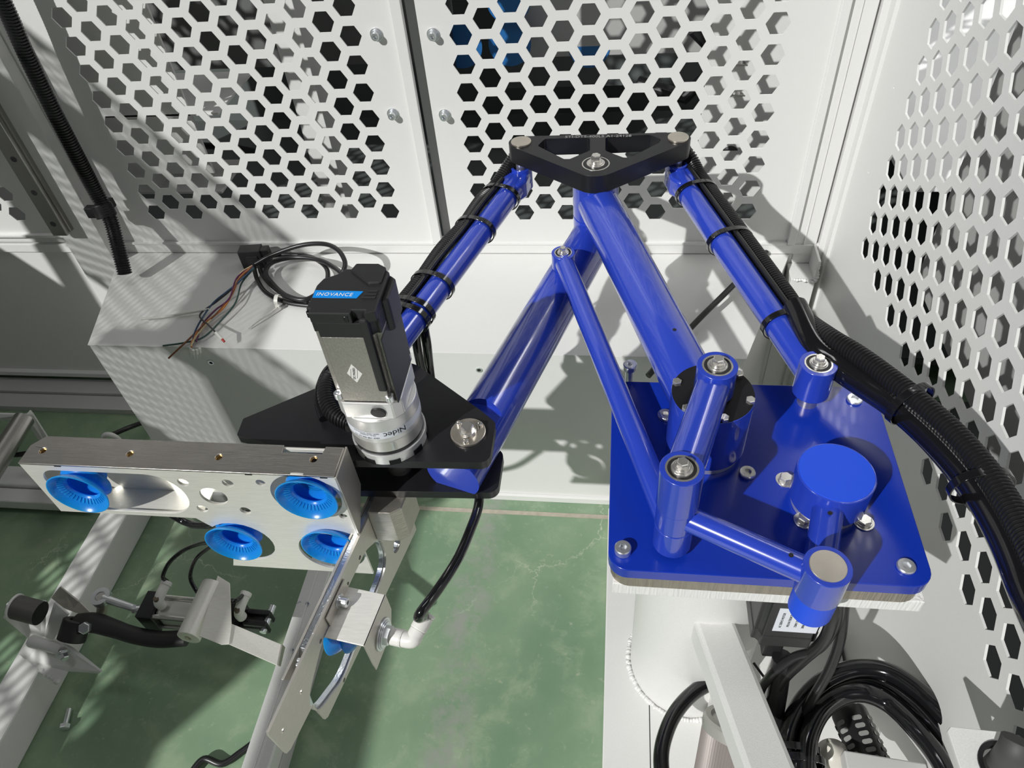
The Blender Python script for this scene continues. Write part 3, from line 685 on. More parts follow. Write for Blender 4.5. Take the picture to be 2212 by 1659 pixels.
def cup(name, c, d, group, label):
    t = thing(name, label, 'suction cup', c, group); d = Vector(d).normalized(); c = Vector(c)
    pr = [(.0345, .0004), (.0350, .0012), (.0340, .0030), (.0300, .0080), (.0235, .0120), (.0225, .0135), (.0275, .0175), (.0290, .0200), (.0275, .0225), (.0200, .0265), (.0170, .0285), (.0180, .0310), (.0165, .0360), (.0150, .0370),
          (.0060, .0370), (.0060, .0270), (.0150, .0262), (.0215, .0215), (.0262, .0200), (.0210, .0165), (.0180, .0135), (.0190, .0110), (.0270, .0072), (.0320, .0030), (.0338, .0004)]
    MB().lathe(pr, c, d, 64, close=True).build('bellows', SILI, t, 50)
    x, y, z = basis(d); b = MB()
    for k in range(36):
        a = 2 * pi * k / 36; r1, h1, r2, h2 = .0205, .0101, .0265, .0073; u = x * cos(a) + y * sin(a); w_ = (y * cos(a) - x * sin(a)) * .00045
        p, q = c + u * r1 + d * h1, c + u * r2 + d * h2; b.add([p - w_, p + w_, q + w_, q - w_, p - w_ - d * .0009, p + w_ - d * .0009, q + w_ - d * .0009, q - w_ - d * .0009], [(0, 1, 2, 3), (7, 6, 5, 4), (0, 4, 5, 1), (1, 5, 6, 2), (2, 6, 7, 3), (3, 7, 4, 0)])
    b.build('grip_ribs', SILI, t, 0, kind='stuff')
    b = MB(); b.ring(c + d * .0265, c + d * .0255, .0150, .0125, 32).ring(c + d * .0262, c + d * .0250, .0100, .0080, 32).build('floor_rings', SILI, t)
    b = MB(); b.ring(c + d * .028, c + d * .0255, .0058, .0024, 24); b.cyl(c + d * .030, c + d * .048, .0058, 20); b.build('stem', CHROME, t)
    return t
GC = 'blue suction cups of the box gripper'
cup('suction_cup', (-.5990, .4360, .7225), (0, 1, 0), GC, 'blue bellows suction cup in the long slotted opening at the gripper far left end')
cup('suction_cup', (-.3255, .4400, .7270), (0, 1, 0), GC, 'upper right blue suction cup of the gripper, beside the four small holes')
cup('suction_cup', (-.4470, .4400, .6260), (0, 1, 0), GC, 'lower left blue suction cup sitting in the half-open notch of the gripper')
cup('suction_cup', (-.3240, .4400, .6300), (0, 1, 0), GC, 'lower right blue suction cup partly hidden by the slanted stainless arm')

# ================================================================ SIDE GRIPPER ARM (vertical plate running towards the viewer)
A0 = Vector((-.285, .479, 0)); DB = Vector((-.1475, -.9891, 0)); NB = Vector((.9891, -.1475, 0)); A0 = A0 + NB * .0035
def B(s, z, n=0.): return A0 + DB * s + NB * n + UP * z
gb_ = thing('gripper_arm', 'long narrow stainless gripper arm with an oval window reaching down to the left', 'gripper', B(.1, .6))
FB = Matrix(((DB.x, 0, NB.x, A0.x), (DB.y, 0, NB.y, A0.y), (0, 1, 0, 0), (0, 0, 0, 1)))
def fb(n): return Matrix(((DB.x, 0, NB.x, A0.x + NB.x * n), (DB.y, 0, NB.y, A0.y + NB.y * n), (0, 1, 0, 0), (0, 0, 0, 1)))
oval = slot(.000, .1965, .5700, .0400, 16)
oval = rpoly([(-.004, .538), (.150, .526), (.202, .556), (.206, .594), (.150, .624), (.030, .618), (-.004, .594)], [.03, .05, .03, .03, .05, .03, .03], 8)
hl = [oval] + [circ(s, z, .0028, 14) for s, z in ((.0444, .6250), (.0797, .6250), (.1512, .6280), (.2039, .6200), (.2444, .6220), (.0439, .5185), (.150, .5230))] + [circ(-.033, .586, .0125, 28), circ(-.031, .535, .0115, 28)]
o1 = [(-.085, .6495), (.2560, .6495), (.2575, .6450), (.2560, .5900), (.2500, .5850), (.2010, .5780), (.1990, .5300), (.1940, .5250), (-.085, .4900)]
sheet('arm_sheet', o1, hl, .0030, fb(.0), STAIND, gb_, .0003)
o2 = [(-.085, .6480), (.1700, .6480), (.1950, .6100), (.1980, .5720), (.1960, .5320), (.1900, .5270), (-.085, .4920)]
hl2 = [[(.5 * (a + b) * 0 + a, b) for a, b in rpoly([(-.002, .540), (.149, .529), (.199, .558), (.203, .592), (.149, .621), (.030, .615), (-.002, .592)], [.03, .05, .03, .03, .05, .03, .03], 8)], circ(-.033, .586, .0115, 28), circ(-.031, .535, .0105, 28)]
b2 = sheet('backing_sheet', o2, hl2, .0062, fb(-.0048), ZINC, gb_, .0003)
sheet('edge_strip', [(-.06, .6360), (.200, .6360), (.206, .6495), (-.06, .6495)], [], .0030, fb(-.0096), STAIND, gb_, .0003)
weld('weld_bead', [B(.1, .6500, -.001), B(.17, .6500, -.001)], .0016, gb_, STEEL); weld('weld_bead', [B(.207, .6490, -.002), B(.25, .6490, -.001)], .0013, gb_, STEEL)
weld('weld_spot', [B(.182, .6500, -.003), B(.187, .6500, -.003)], .0028, gb_, STEEL)
sheet('foot_tab', [(.2200, .5950), (.2440, .5950), (.2440, .6050), (.2200, .6050)], [], .002, fb(-.008), STAIND, gb_, .0003)
blk = MB().prism([(p.x, p.y) for p in (B(-.050, 0, .0018), B(.004, 0, .0018), B(.000, 0, .0290), B(-.010, 0, .0400), B(-.050, 0, .0390))], .6000, .6598).build('clamp_block', CUT, gb_, 0, .0012)
# cup bracket on the arm
cb = thing('cup_bracket', 'bent stainless bracket screwed to the arm, carrying a suction cup and hose fitting', 'bracket', B(.11, .6, .02))
z0 = .6235
MB().add([B(.083, .6430, .0022), B(.132, .6430, .0022), B(.132, .6200, .0022), B(.083, .6200, .0022), B(.083, .6430, .0040), B(.132, .6430, .0040), B(.132, .6200, .0040), B(.083, .6200, .0040)], [(0, 1, 2, 3), (4, 7, 6, 5), (0, 4, 5, 1), (1, 5, 6, 2), (2, 6, 7, 3), (3, 7, 4, 0)]).build('mounting_tab', STAIND, cb, 0, .0004)
def hx(s0, s1, zz0, zz1, n0, n1): return MB().add([B(s, z, n) for z in (zz0, zz1) for n in (n0, n1) for s in (s0, s1)], [(0, 1, 3, 2), (4, 6, 7, 5), (0, 4, 5, 1), (2, 3, 7, 6), (0, 2, 6, 4), (1, 5, 7, 3)])
hx(.083, .145, z0, z0 + .002, .0022, .0500).build('top_web', STAIN, cb, 0, .0006)
MB().add([B(.083, z0 + .002, .050), B(.145, z0 + .002, .050), B(.145, .5640, .050), B(.098, .5640, .050), B(.083, .592, .050), B(.083, z0 + .002, .0480), B(.145, z0 + .002, .0480), B(.145, .5640, .0480), B(.098, .5640, .0480), B(.083, .592, .0480)], [(0, 1, 2, 3, 4), (9, 8, 7, 6, 5), (0, 5, 6, 1), (1, 6, 7, 2), (2, 7, 8, 3), (3, 8, 9, 4), (4, 9, 5, 0)]).build('end_flange', STAIND, cb, 0, .0004)
capscrew(B(.105, .6330, .0040), NB, .0058, .0105, cb, STEEL, washer=1.45)
sc_ = .1130; zc = .5890
cup('suction_cup', B(sc_, zc, -.0060), NB, 'suction cups on the side arm', 'single blue suction cup hanging in the oval window of the slanted stainless arm')
b = MB(); b.rcyl(B(sc_, zc, .0500), B(sc_, zc, .0522), .0190, .0005, 40); b.build('washer', STEEL, cb)
b = MB(); b.rcyl(B(sc_, zc, .0522), B(sc_, zc, .0537), .0165, .0005, 40).rcyl(B(sc_, zc, .0537), B(sc_, zc, .0550), .0150, .0005, 40); b.build('lock_washer', STEEL, cb)
MB().hexa(B(sc_, zc, .0550), NB, .0112, .0060, .2).build('hex_nut', STEEL, cb)
ft = thing('elbow_fitting', 'white plastic push-in elbow fitting at the end of the black air tube', 'fitting', B(sc_, zc, .07))
MB().rcyl(B(sc_, zc, .0608), B(sc_, zc, .0740), .0098, .0012, 36).build('threaded_body', CLEARW, ft)
MB().ring(B(sc_, zc, .0740), B(sc_, zc, .0748), .0102, .006, 36).build('seam_ring', CLEARW, ft)
pE = B(sc_, zc, .0860)
UD = Vector((.25, .52, .20)).normalized()
MB().sweep(spline([B(sc_, zc, .0745), B(sc_, zc, .0805), pE + UD * .0015, pE + UD * .0065, pE + UD * .013], 8), .0092, 28).build('elbow_body', CLEARW, ft, 50)
MB().rcyl(pE + UD * .013, pE + UD * .0300, .0098, .0014, 36).build('socket', CLEARW, ft)
MB().rcyl(pE + UD * .0300, pE + UD * .0345, .0106, .0014, 36).build('release_collar', CLEARW, ft)
tb0 = pE + UD * .030
at_ = hose('air_tube', [tb0, Z(905, 1330, .640), Z(950, 1268, .650), Z(990, 1205, .652), Z(1018, 1140, .652), Z(1033, 1095, .652), Z(1036, 1050, .650), Z(1030, 1000, .648), Z(1000, 940, .64)], .0058, GLOSSK)
for k, v in dict(label='glossy black air tube curving from the white elbow fitting up under the wrist', category='tube').items(): at_[k] = v

# ================================================================ HOSES ALONG THE GUIDE RODS
def onrod(a, b, u, v, z=.7525):
    p = Z(u, v, z); a = Vector((a.x, a.y, z)); b = Vector((b.x, b.y, z)); t = (p - a).dot(b - a) / (b - a).length_squared; return a + (b - a) * t
def tie(name, c, ax, side, up, ra_, rs, parent, m=GLOSSK, w_=.0042, th=.0016):
    """flat strap round two neighbouring round things: c centre of the pair, ra_ half width along side, rs half height along up"""
    ax = Vector(ax).normalized(); side = Vector(side).normalized(); up = Vector(up).normalized(); n = 40; rings = []
    for k in range(n):
        a = 2 * pi * k / n; e = side * (ra_ * (abs(cos(a)) ** .8) * (1 if cos(a) > 0 else -1)) + up * (rs * sin(a)); en = e.normalized()
        rings.append([c + e - ax * w_, c + e + ax * w_, c + e + en * th + ax * w_, c + e + en * th - ax * w_])
    return MB().loft(rings, close=True).build(name, m, parent, 50, .0003)
rdl = (LQ - TL).normalized(); nl = Vector((-rdl.y, rdl.x, 0)); nl = nl if nl.x < 0 else -nl
hl_ = thing('left_hose_run', 'black corrugated hose strapped to the left blue guide tube', 'hose', TL + UP * .76); hl_.name = 'hose_run'
lp_px = [(1095, 385), (1015, 490), (925, 610), (880, 682)]
base_pts = [Z(1150, 322, .790) , Z(1118, 333, .785)]
for k, (u, v) in enumerate(((1075, 400), (1045, 440), (1010, 492), (970, 545), (925, 605), (890, 655), (868, 700))):
    base_pts.append(onrod(TL, LQ, u + 10, v + 5) + nl * (.0290 + (.004 if k in (1, 3) else 0)) + UP * .004)
base_pts += [Z(800, 790, .752), Z(745, 800, .752), Z(712, 820, .755), Z(706, 855, .755), Z(722, 892, .752), Z(760, 915, .750)]
corrugated('corrugated_hose', base_pts, .0112, CORR, hl_)
hose('signal_cable', [onrod(TL, LQ, u + 16, v + 8) + nl * (.0175 + .002 * (i % 2)) + UP * .0165 for i, (u, v) in enumerate(((1085, 400), (1040, 455), (1000, 510), (950, 575), (905, 640), (872, 690)))], .0032, RUBBER, hl_)
for u, v in lp_px:
    p = onrod(TL, LQ, u + 12, v + 6)
    if (p - TL - UP * .7525).length < .062: p = TL + UP * .7525 + rdl * .062
    tie('cable_tie', p + nl * .0110, rdl, nl, UP, .0310, .0205, hl_)
p = onrod(TL, LQ, 895, 672); tie('cable_tie', p + nl * .0110, rdl, nl, UP, .0310, .0205, hl_)
for (u, v) in ((690, 850), (697, 815)): pass
hose('power_cable', [Z(760, 780, .75), Z(715, 795, .748), Z(694, 830, .745), Z(690, 870, .738), Z(700, 905, .735)], .0060, GLOSSK, hl_)
hose('power_cable', [onrod(TL, LQ, 905, 675) + UP * -.012, Z(899, 720, .72), Z(903, 762, .69), Z(915, 810, .65), Z(930, 850, .62), Z(940, 905, .60)], .0062, GLOSSK, hl_)
hose('power_cable', [Z(925, 655, .735), Z(916, 700, .72), Z(922, 745, .69), Z(928, 800, .64), Z(935, 860, .61), Z(935, 915, .60)], .0068, GLOSSK, hl_)

rdr = (PO - TR).normalized(); nr = Vector((-rdr.y, rdr.x, 0)); nr = nr if nr.x > 0 else -nr
hr_ = thing('hose_run', 'black corrugated hose strapped to the right blue guide tube and sweeping to the right edge', 'hose', PO + UP * .76)
pts = [Z(1440, 322, .785), Z(1482, 332, .780)]
for u, v in ((1500, 385), (1540, 440), (1590, 515), (1640, 585), (1680, 640), (1712, 690)): pts.append(onrod(TR, PO, u - 12, v + 8) + nr * .0290 + UP * .006)
tail = [(1790, 728, .778), (1850, 765, .785), (1915, 812, .79), (1985, 868, .795), (2060, 935, .80), (2130, 1015, .805), (2185, 1100, .81), (2225, 1175, .815), (2262, 1260, .82)]
pts += [Z(*q) for q in tail]
corrugated('corrugated_hose', pts, .0118, CORR, hr_)
hose('smooth_hose', [onrod(TR, PO, 1700, 690) + nr * .020 + UP * .020, Z(1760, 748, .768), Z(1815, 790, .766), Z(1870, 828, .768), Z(1935, 872, .770), Z(2010, 938, .775), Z(2080, 1015, .78), Z(2135, 1095, .785), Z(2180, 1180, .79), Z(2225, 1290, .795), Z(2290, 1430, .80)], .0148, GLOSSK, hr_)
hose('smooth_hose', [Z(1795, 800, .758), Z(1850, 838, .758), Z(1920, 885, .76), Z(1990, 945, .765), Z(2055, 1018, .768), Z(2110, 1095, .77)], .0075, GLOSSK, hr_)
hose('signal_cable', [onrod(TR, PO, u - 10, v + 6) + nr * .0165 + UP * .0165 for u, v in ((1500, 370), (1545, 440), (1600, 520), (1655, 600), (1705, 680))], .0032, RUBBER, hr_)
for u, v in ((1495, 385), (1582, 520), (1703, 698)):
    p = onrod(TR, PO, u, v)
    if (p - TR - UP * .7525).length < .062: p = TR + UP * .7525 + rdr * .062
    tie('cable_tie', p + nr * .0110, rdr, nr, UP, .0315, .0205, hr_)
for (u, v, z, du, dv) in ((1965, 872, .782, 1, .8), (2118, 1050, .79, .6, 1)):
    c = Z(u, v, z); ax = (Z(u + 30 * du, v + 30 * dv, z) - c).normalized(); side = ax.cross(UP).normalized(); tie('cable_tie', c, ax, side, UP, .0275, .0215, hr_)

# ================================================================ CONDUIT ON THE LEFT COLUMN
cd = thing('conduit', 'black corrugated conduit running down the left column onto the plinth box', 'conduit', (-1.05, 1.23, .5))
cpx = [(-25, -60), (18, 30), (60, 125), (112, 232), (160, 325), (205, 410), (236, 468), (252, 525), (266, 580)]
zt = [Y(u, v, 1.232) for u, v in cpx[:6]] + [Y(236, 468, 1.218), Y(254, 530, 1.19)]
zt.append(Y(270, 592, 1.165)); zt[-1].z = max(zt[-1].z, ZT + .004)
corrugated('corrugated_hose', zt, .0150, CORR, cd, pitch=.0052)
c = Y(225, 455, 1.225); ax = (Y(250, 505, 1.2) - Y(205, 410, 1.232)).normalized()
MB().rcyl(c - ax * .0135, c + ax * .0135, .0205, .002, 32).build('clamp_ring', BLACKP, cd)
MB().obox(c + Vector((-.026, 0, -.002)), (.013, 0, 0), (0, .008, 0), (0, 0, .012)).build('clamp_foot', BLACKP, cd, 0, .002)
MB().obox(c + Vector((.000, .022, .000)), (.006, 0, 0), (0, .014, 0), (0, 0, .010)).build('clamp_foot', BLACKP, cd, 0, .002)

# ================================================================ CABLE COIL AND LOOSE WIRES ON THE PLINTH
coil = thing('cable_coil', 'black cable coiled in loops on the plinth, tied with a white cable tie', 'cable', Z(640, 610, ZT))
zc_ = ZT + .006
loop = [(665, 655, .005), (620, 640, .004), (580, 610, .004), (562, 580, .006), (575, 556, .007), (620, 550, .008), (670, 555, .008), (702, 575, .010), (708, 600, .012), (695, 625, .012), (660, 647, .012), (618, 638, .012), (588, 612, .012), (574, 588, .014), (590, 566, .018), (640, 556, .018), (690, 562, .02), (722, 578, .022), (740, 592, .03)]
hose('cable', [Z(u, v, ZT + .004 + h) for u, v, h in loop], .0050, RUBBER, coil, k=12)
hose('cable', [Z(u, v, ZT + h) for u, v, h in ((552, 570, .03), (590, 550, .045), (650, 530, .06), (700, 527, .07), (730, 540, .075), (745, 565, .07), (742, 585, .06), (732, 598, .05))], .0048, RUBBER, coil, k=12)
hose('cable', [Z(u, v, ZT + h) for u, v, h in ((548, 575, .015), (556, 605, .008), (575, 632, .006), (615, 652, .006), (665, 660, .006), (720, 661, .006))], .0046, RUBBER, coil, k=12)
MB().ring(Z(601, 650, ZT + .009) - Vector((.004, 0, 0)), Z(601, 650, ZT + .009) + Vector((.004, 0, 0)), .0135, .0120, 20).build('tie_loop', TIEW, coil)
MB().obox(Z(600, 662, ZT + .010), (.0045, 0, 0), (0, .003, 0), (0, 0, .003)).build('tie_head', TIEW, coil, 0, .0008)
hose('tie_tail', [Z(599, 664, ZT + .010), Z(575, 682, ZT + .008), Z(552, 698, ZT + .006), Z(537, 710, ZT + .004)], .0016, TIEW, coil, n=6)
cn = thing('cable_connector', 'black rectangular plug connector standing at the rear of the plinth', 'connector', Z(560, 572, ZT))
c = Z(553, 572, ZT) + UP * .022; ex = Vector((1, .12, 0)).normalized(); ey = Vector((-.12, 1, 0))
MB().obox(c, ex * .024, ey * .014, UP * .022).build('connector_body', BLACKP, cn, 0, .002)
MB().obox(c + ex * .004 - ey * .0145, ex * .012, ey * .002, UP * .010).build('latch', BLACKP, cn, 0, .001)
MB().obox(c + ex * .030 + UP * .004, ex * .010, ey * .010, UP * .016).build('strain_relief', BLACKP, cn, 0, .002)
wv = thing('loose_wires', 'fan of thin coloured wires with white ferrules spread over the plinth edge', 'wires', Z(470, 690, ZT))
wl3 = [
    ('cream', [(545, 574, .03), (520, 590, .03), (506, 620, .02), (488, 655, .014), (455, 690, .012), (425, 725, .01), (412, 748, .008)]),
    ('orange', [(545, 576, .03), (518, 600, .03), (502, 635, .02), (480, 668, .014), (440, 700, .01), (416, 735, .008), (414, 750, .006)]),
    ('brown', [(545, 577, .03), (515, 605, .03), (498, 640, .02), (470, 675, .014), (430, 712, .01), (395, 745, .006), (364, 774, -.014)]),
    ('blue', [(548, 578, .03), (515, 610, .028), (490, 630, .02), (460, 655, .016), (435, 690, .012), (420, 720, .01), (415, 746, .006)]),
    ('green', [(548, 580, .03), (522, 612, .02), (508, 655, .014), (475, 695, .01), (440, 728, .008), (400, 740, .006), (352, 747, .004)]),
    ('black', [(546, 579, .03), (500, 625, .02), (470, 650, .014), (432, 680, .012), (450, 702, .02), (466, 718, .03)]),
    ('purple', [(546, 576, .03), (512, 600, .03), (495, 645, .02), (465, 670, .014), (438, 700, .01), (424, 738, .008)])]
wm = {m_.name.split('_')[1]: m_ for m_ in WIRES}
for n_, q in wl3: hose('wire', [Z(u, v, ZT + h) for u, v, h in q], .0018, wm[n_], wv, n=6)
hose('shrink_sleeve', [Z(304, 689, ZT + .012), Z(330, 687, ZT + .008), Z(365, 683, ZT + .006), (Z(400, 677, ZT + .008)), Z(435, 671, ZT + .012), Z(452, 668, ZT + .014)], .0026, TIEW, wv, n=8)
a, b_ = Z(466, 718, ZT + .030), Z(480, 733, ZT + .022); MB().cyl(a, b_, .0030, 12).build('ferrule', CLEARW, wv); MB().cyl(b_, b_ + (b_ - a) * .35, .0024, 10).build('ferrule_tip', RED, wv)
for u, v in ((413, 762), (419, 766), (426, 765), (432, 762)):
    a = Z(u - 1, v - 10, ZT + .004); b_ = Z(u, v, ZT - .006); MB().cyl(a, b_, .0028, 10).build('ferrule', CLEARW, wv); MB().cyl(b_, b_ + (b_ - a) * .9, .0009, 8).build('ferrule_pin', STEEL, wv)
# ================================================================ FLOOR FRAME BEAMS AT LEFT
fr = thing('floor_frame', 'white painted steel frame beam on the floor at far left, carrying the pneumatic clamp', 'frame', (-1.075, .3, 0))
bx('beam', (-1.110, -.6, 0), (-1.046, .905, .08), WHITE2, fr, .004)
bx('cross_beam', (-1.75, .900, 0), (-.72, .955, .06), WHITE2, fr, .004)
def pprism(name, px, z, th, m, parent, bev=.0005): return MB().prism([tuple(Z(u, v, z)[:2]) for u, v in px], z - th, z).build(name, m, parent, 0, bev)
MB().add([Z(113, 1290, .165), Z(132, 1266, .185), Z(170, 1297, .16), Z(175, 1300, .155), Z(205, 1330, .15), Z(165, 1322, .145), Z(140, 1312, .145)], [(0, 1, 2, 3, 4, 5, 6)]).build('upper_gusset', STAIND, fr, 0)
o = bpy.data.objects['upper_gusset']; so = o.modifiers.new('s', 'SOLIDIFY'); so.thickness = .003
def plate3(name, pts, m, parent, th=.0035, bev=0):
    o = MB().add(pts, [tuple(range(len(pts)))]).build(name, m, parent, 0); s_ = o.modifiers.new('s', 'SOLIDIFY'); s_.thickness = th; return o
plate3('bracket_plate', [Z(8, 1335, .20), Z(20, 1312, .205), Z(42, 1292, .21), Z(62, 1298, .20), Z(100, 1300, .18), Z(98, 1375, .10), Z(62, 1380, .10)], WHITE2, fr)
plate3('bracket_plate', [Z(44, 1410, .10), Z(64, 1380, .13), Z(98, 1378, .13), Z(128, 1384, .14), Z(158, 1398, .13), Z(222, 1449, .11), Z(215, 1453, .09), Z(150, 1448, .085), Z(132, 1470, .082), Z(60, 1425, .084)], WHITE2, fr)
plate3('bracket_web', [Z(98, 1375, .10), Z(120, 1300, .16), Z(150, 1325, .15), Z(118, 1380, .10)], WHITE2, fr)
MB().cyl(Z(70, 1385, .125), Z(135, 1405, .135), .012, 20, r1=.009).build('spacer', WHITE2, fr)
hexbolt(Z(136, 1410, .135), (Z(140, 1425, .13) - Z(132, 1402, .135)), .008, fr, .010)
weld('weld_bead', [Z(88, 1446, .084), Z(105, 1460, .084), Z(125, 1472, .083)], .006, fr)
for q in ((107, 1441), (128, 1456)): MB().cyl(Z(*q, .0805), Z(*q, .081), .002, 10).build('pin_hole', HOLE, fr)
f2 = thing('floor_beam', 'narrow white channel beam on the floor passing under the gripper arm', 'beam', (-.55, .3, 0))
bx('beam_body', (-.5930, -.6, 0), (-.5480, .755, .0790), WHITE2, f2, .003)
bx('beam_lip', (-.5935, -.6, .0790), (-.5720, .760, .0830), WHITE2, f2, .001)
bx('beam_skirt', (-.5480, -.6, 0), (-.5450, .755, .0400), GREYP, f2, .001)
for q in ((647, 1303), (664, 1304), (632, 1404)): MB().ring(Z(*q, .079), Z(*q, .0832), .0040, .0022, 14).build('rivet', STEEL, f2)
bu = thing('rubber_bumper', 'cylindrical black rubber bumper on the white bracket at far left', 'bumper', Z(60, 1320, .21))
a, b_ = Z(35, 1311, .215), Z(87, 1325, .205)
MB().rcyl(a, b_, .0215, .002, 36).build('rubber_body', mat('worn_rubber', (.10, .095, .09), .5, noise=(9, .5)), bu)
MB().rcyl(b_, b_ + (b_ - a).normalized() * .0006, .0212, .0002, 36).build('rubber_face', RUBBER, bu)
MB().rcyl(a - (b_ - a).normalized() * .004, a, .0235, .001, 32).build('base_washer', WHITE2, bu); MB().cyl(a - (b_ - a).normalized() * .016, a, .005, 12).build('stud', STEEL, bu)
# pneumatic cylinder
zc2 = .190
ac = thing('pneumatic_cylinder', 'small aluminium pneumatic cylinder with black end caps and white elbow fittings', 'cylinder', Z(380, 1320, zc2))
pa, pb = Z(318, 1318, zc2), Z(545, 1340, zc2); ax = (pb - pa).normalized(); sy_ = ax.cross(UP).normalized(); L = (pb - pa).length
def ob(t0, t1, hy, hz, name, m, bev=.0015): return MB().obox(pa + ax * ((t0 + t1) / 2), ax * ((t1 - t0) / 2), sy_ * hy, UP * hz).build(name, m, ac, 0, bev)
ob(0, .030, .0255, .0255, 'end_cap', BLACKA); ob(.155, .185, .0255, .0255, 'end_cap', BLACKA); ob(-.010, .001, .010, .012, 'rod_gland', BLACKA, .003)
b = MB()
ob(.030, .155, .017, .020, 'barrel', ALUM, .006)
for y_, z_ in ((-1, -1), (-1, 1), (1, -1), (1, 1)): MB().cyl(pa + ax * .03 + sy_ * y_ * .019 + UP * z_ * .019, pa + ax * .155 + sy_ * y_ * .019 + UP * z_ * .019, .0042, 14).build('tie_rod', CHROME, ac)
MB().obox(pa + ax * .205, ax * .022, sy_ * .017, UP * .007).obox(pa + ax * .215 + sy_ * .010, ax * .022, sy_ * .005, UP * .016).obox(pa + ax * .215 - sy_ * .010, ax * .022, sy_ * .005, UP * .016).build('clevis', BLACKA, ac, 0, .003)
MB().cyl(pa + ax * .230 - sy_ * .03, pa + ax * .230 + sy_ * .02, .006, 16).build('clevis_pin', STEEL, ac)
re0 = Z(219, 1291, zc2 + .004)
MB().cyl(pa - ax * .010, pa - ax * .020, .0065, 16).hexa(pa - ax * .020, -ax, .0085, .007).build('lock_nut', STEEL, ac)
MB().cyl(pa - ax * .020, re0.lerp(pa, .05), .0065, 16, r1=.0075).build('rod_end_shank', STEEL, ac)
MB().ring(re0 - UP * .006, re0 + UP * .006, .0175, .0090, 32).build('rod_end_eye', STEEL, ac)
MB().lathe([(.0085, -.005), (.0075, .0), (.0085, .005)], re0, UP, 20).build('rod_end_ball', CHROME, ac)
MB().hexa(re0 - UP * .006 - Vector((.012, .03, .050)) * 0 - UP * 0, Vector((-.18, -.55, -.75)), .0088, .052, .2).build('standoff', TURN, ac)
def elbow(u, v, z, parent):
    p = Z(u, v, z); b = MB(); b.sweep(spline([p - UP * .018, p - UP * .004, p + Vector((.002, .012, .004)), p + Vector((.004, .028, .006))], 6), .0088, 20); b.build('fitting', CLEARW, parent, 50)
    MB().rcyl(p + Vector((.004, .026, .006)), p + Vector((.005, .034, .007)), .0098, .0015, 24).build('fitting_collar', CLEARW, parent)
    MB().cyl(p - UP * .002, p + UP * .009, .0055, 12, r1=.0048).build('adjuster', mat('brass_dark', (.16, .13, .09), .5, metal=.5) if 'brass_dark' not in bpy.data.materials else bpy.data.materials['brass_dark'], parent)
    return p + Vector((.005, .034, .007))
e1 = elbow(341, 1298, zc2 + .044, ac); e2 = elbow(515, 1322, zc2 + .040, ac)
h1 = hose('air_hose', [e1, Z(352, 1245, .26), Z(366, 1215, .28), Z(395, 1190, .30), Z(430, 1175, .34), Z(470, 1165, .40), Z(500, 1120, .47)], .0036, GLOSSK, k=8)
h1['label'] = 'thin black air hose arching from the left white fitting up behind the gripper'; h1['category'] = 'hose'
h2 = hose('air_hose', [e2, Z(500, 1300, .25), Z(440, 1290, .22), Z(415, 1260, .23), Z(412, 1235, .25), Z(425, 1205, .29), Z(455, 1180, .34), Z(490, 1150, .42)], .0036, GLOSSK, k=8)
h2['label'] = 'thin black air hose looping behind the stainless paddle bracket'; h2['category'] = 'hose'
h3 = hose('air_hose', [Z(370, 1112, .5), Z(400, 1128, .49), Z(430, 1135, .5), Z(470, 1128, .54), Z(520, 1080, .6)], .0052, GLOSSK, k=8)
h3['label'] = 'black hose sagging just below the lower edge of the box gripper'; h3['category'] = 'hose'
# curved black lever
lv = thing('swing_lever', 'matt black curved lever arm with a round hub pivoted on the white brackets', 'lever', Z(165, 1360, .15))
P_ = spline([Z(160, 1350, .165), Z(200, 1345, .175), Z(240, 1356, .18), Z(290, 1372, .185), Z(345, 1381, .19), Z(405, 1378, .20)], 8)
b = MB(); rings = []
for i, p in enumerate(P_):
    t = (P_[min(i + 1, len(P_) - 1)] - P_[max(i - 1, 0)]).normalized(); s_ = t.cross(UP).normalized(); w__ = .022 - .007 * min(1, i / len(P_) * 2)
    rings.append([p + s_ * (w__ * cos(a)) + UP * (.011 * sin(a)) for a in [2 * pi * k / 20 for k in range(20)]])
b.loft(rings).build('lever_arm', mat('cast_black', (.018, .018, .018), .5), lv, 50)
hd = (Z(160, 1388, .13) - Z(168, 1345, .165)).normalized()
MB().ring(Z(168, 1338, .170), Z(153, 1384, .150), .0240, .0135, 36).build('lever_hub', bpy.data.materials['cast_black'], lv, 38, .002)
MB().cyl(Z(166, 1345, .166), Z(155, 1380, .152), .0130, 24).build('hub_bush', BLACKA, lv)
MB().hexa(Z(186, 1356, .186), Vector((.2, -.5, .8)), .0105, .010, .3).build('hex_nut', STEEL, lv)
# stainless paddle
pd = thing('paddle_bracket', 'bent stainless sheet bracket with a rolled sleeve end and long strap', 'bracket', Z(440, 1320, .25))
za = .245
s0_, s1_ = Z(461, 1262, za), Z(407, 1378, za)
MB().rcyl(s0_, s1_, .0195, .001, 40).build('sleeve', STAIN, pd)
capscrew(s1_, (s1_ - s0_), .006, .0008, pd, TURN)
pprism('wing', [(470, 1243), (496, 1259), (500, 1352), (495, 1391), (478, 1392), (430, 1374)], za + .012, .0025, STAIN, pd)
plate3('strap', [Z(497, 1346, za + .010), Z(607, 1392, za - .015), Z(598, 1436, za - .015), Z(495, 1391, za + .010)], STAIN, pd, .0025)
plate3('strap_end', [Z(607, 1392, za - .015), Z(613, 1398, za - .035), Z(603, 1440, za - .035), Z(598, 1436, za - .015)], STAIND, pd, .0025)
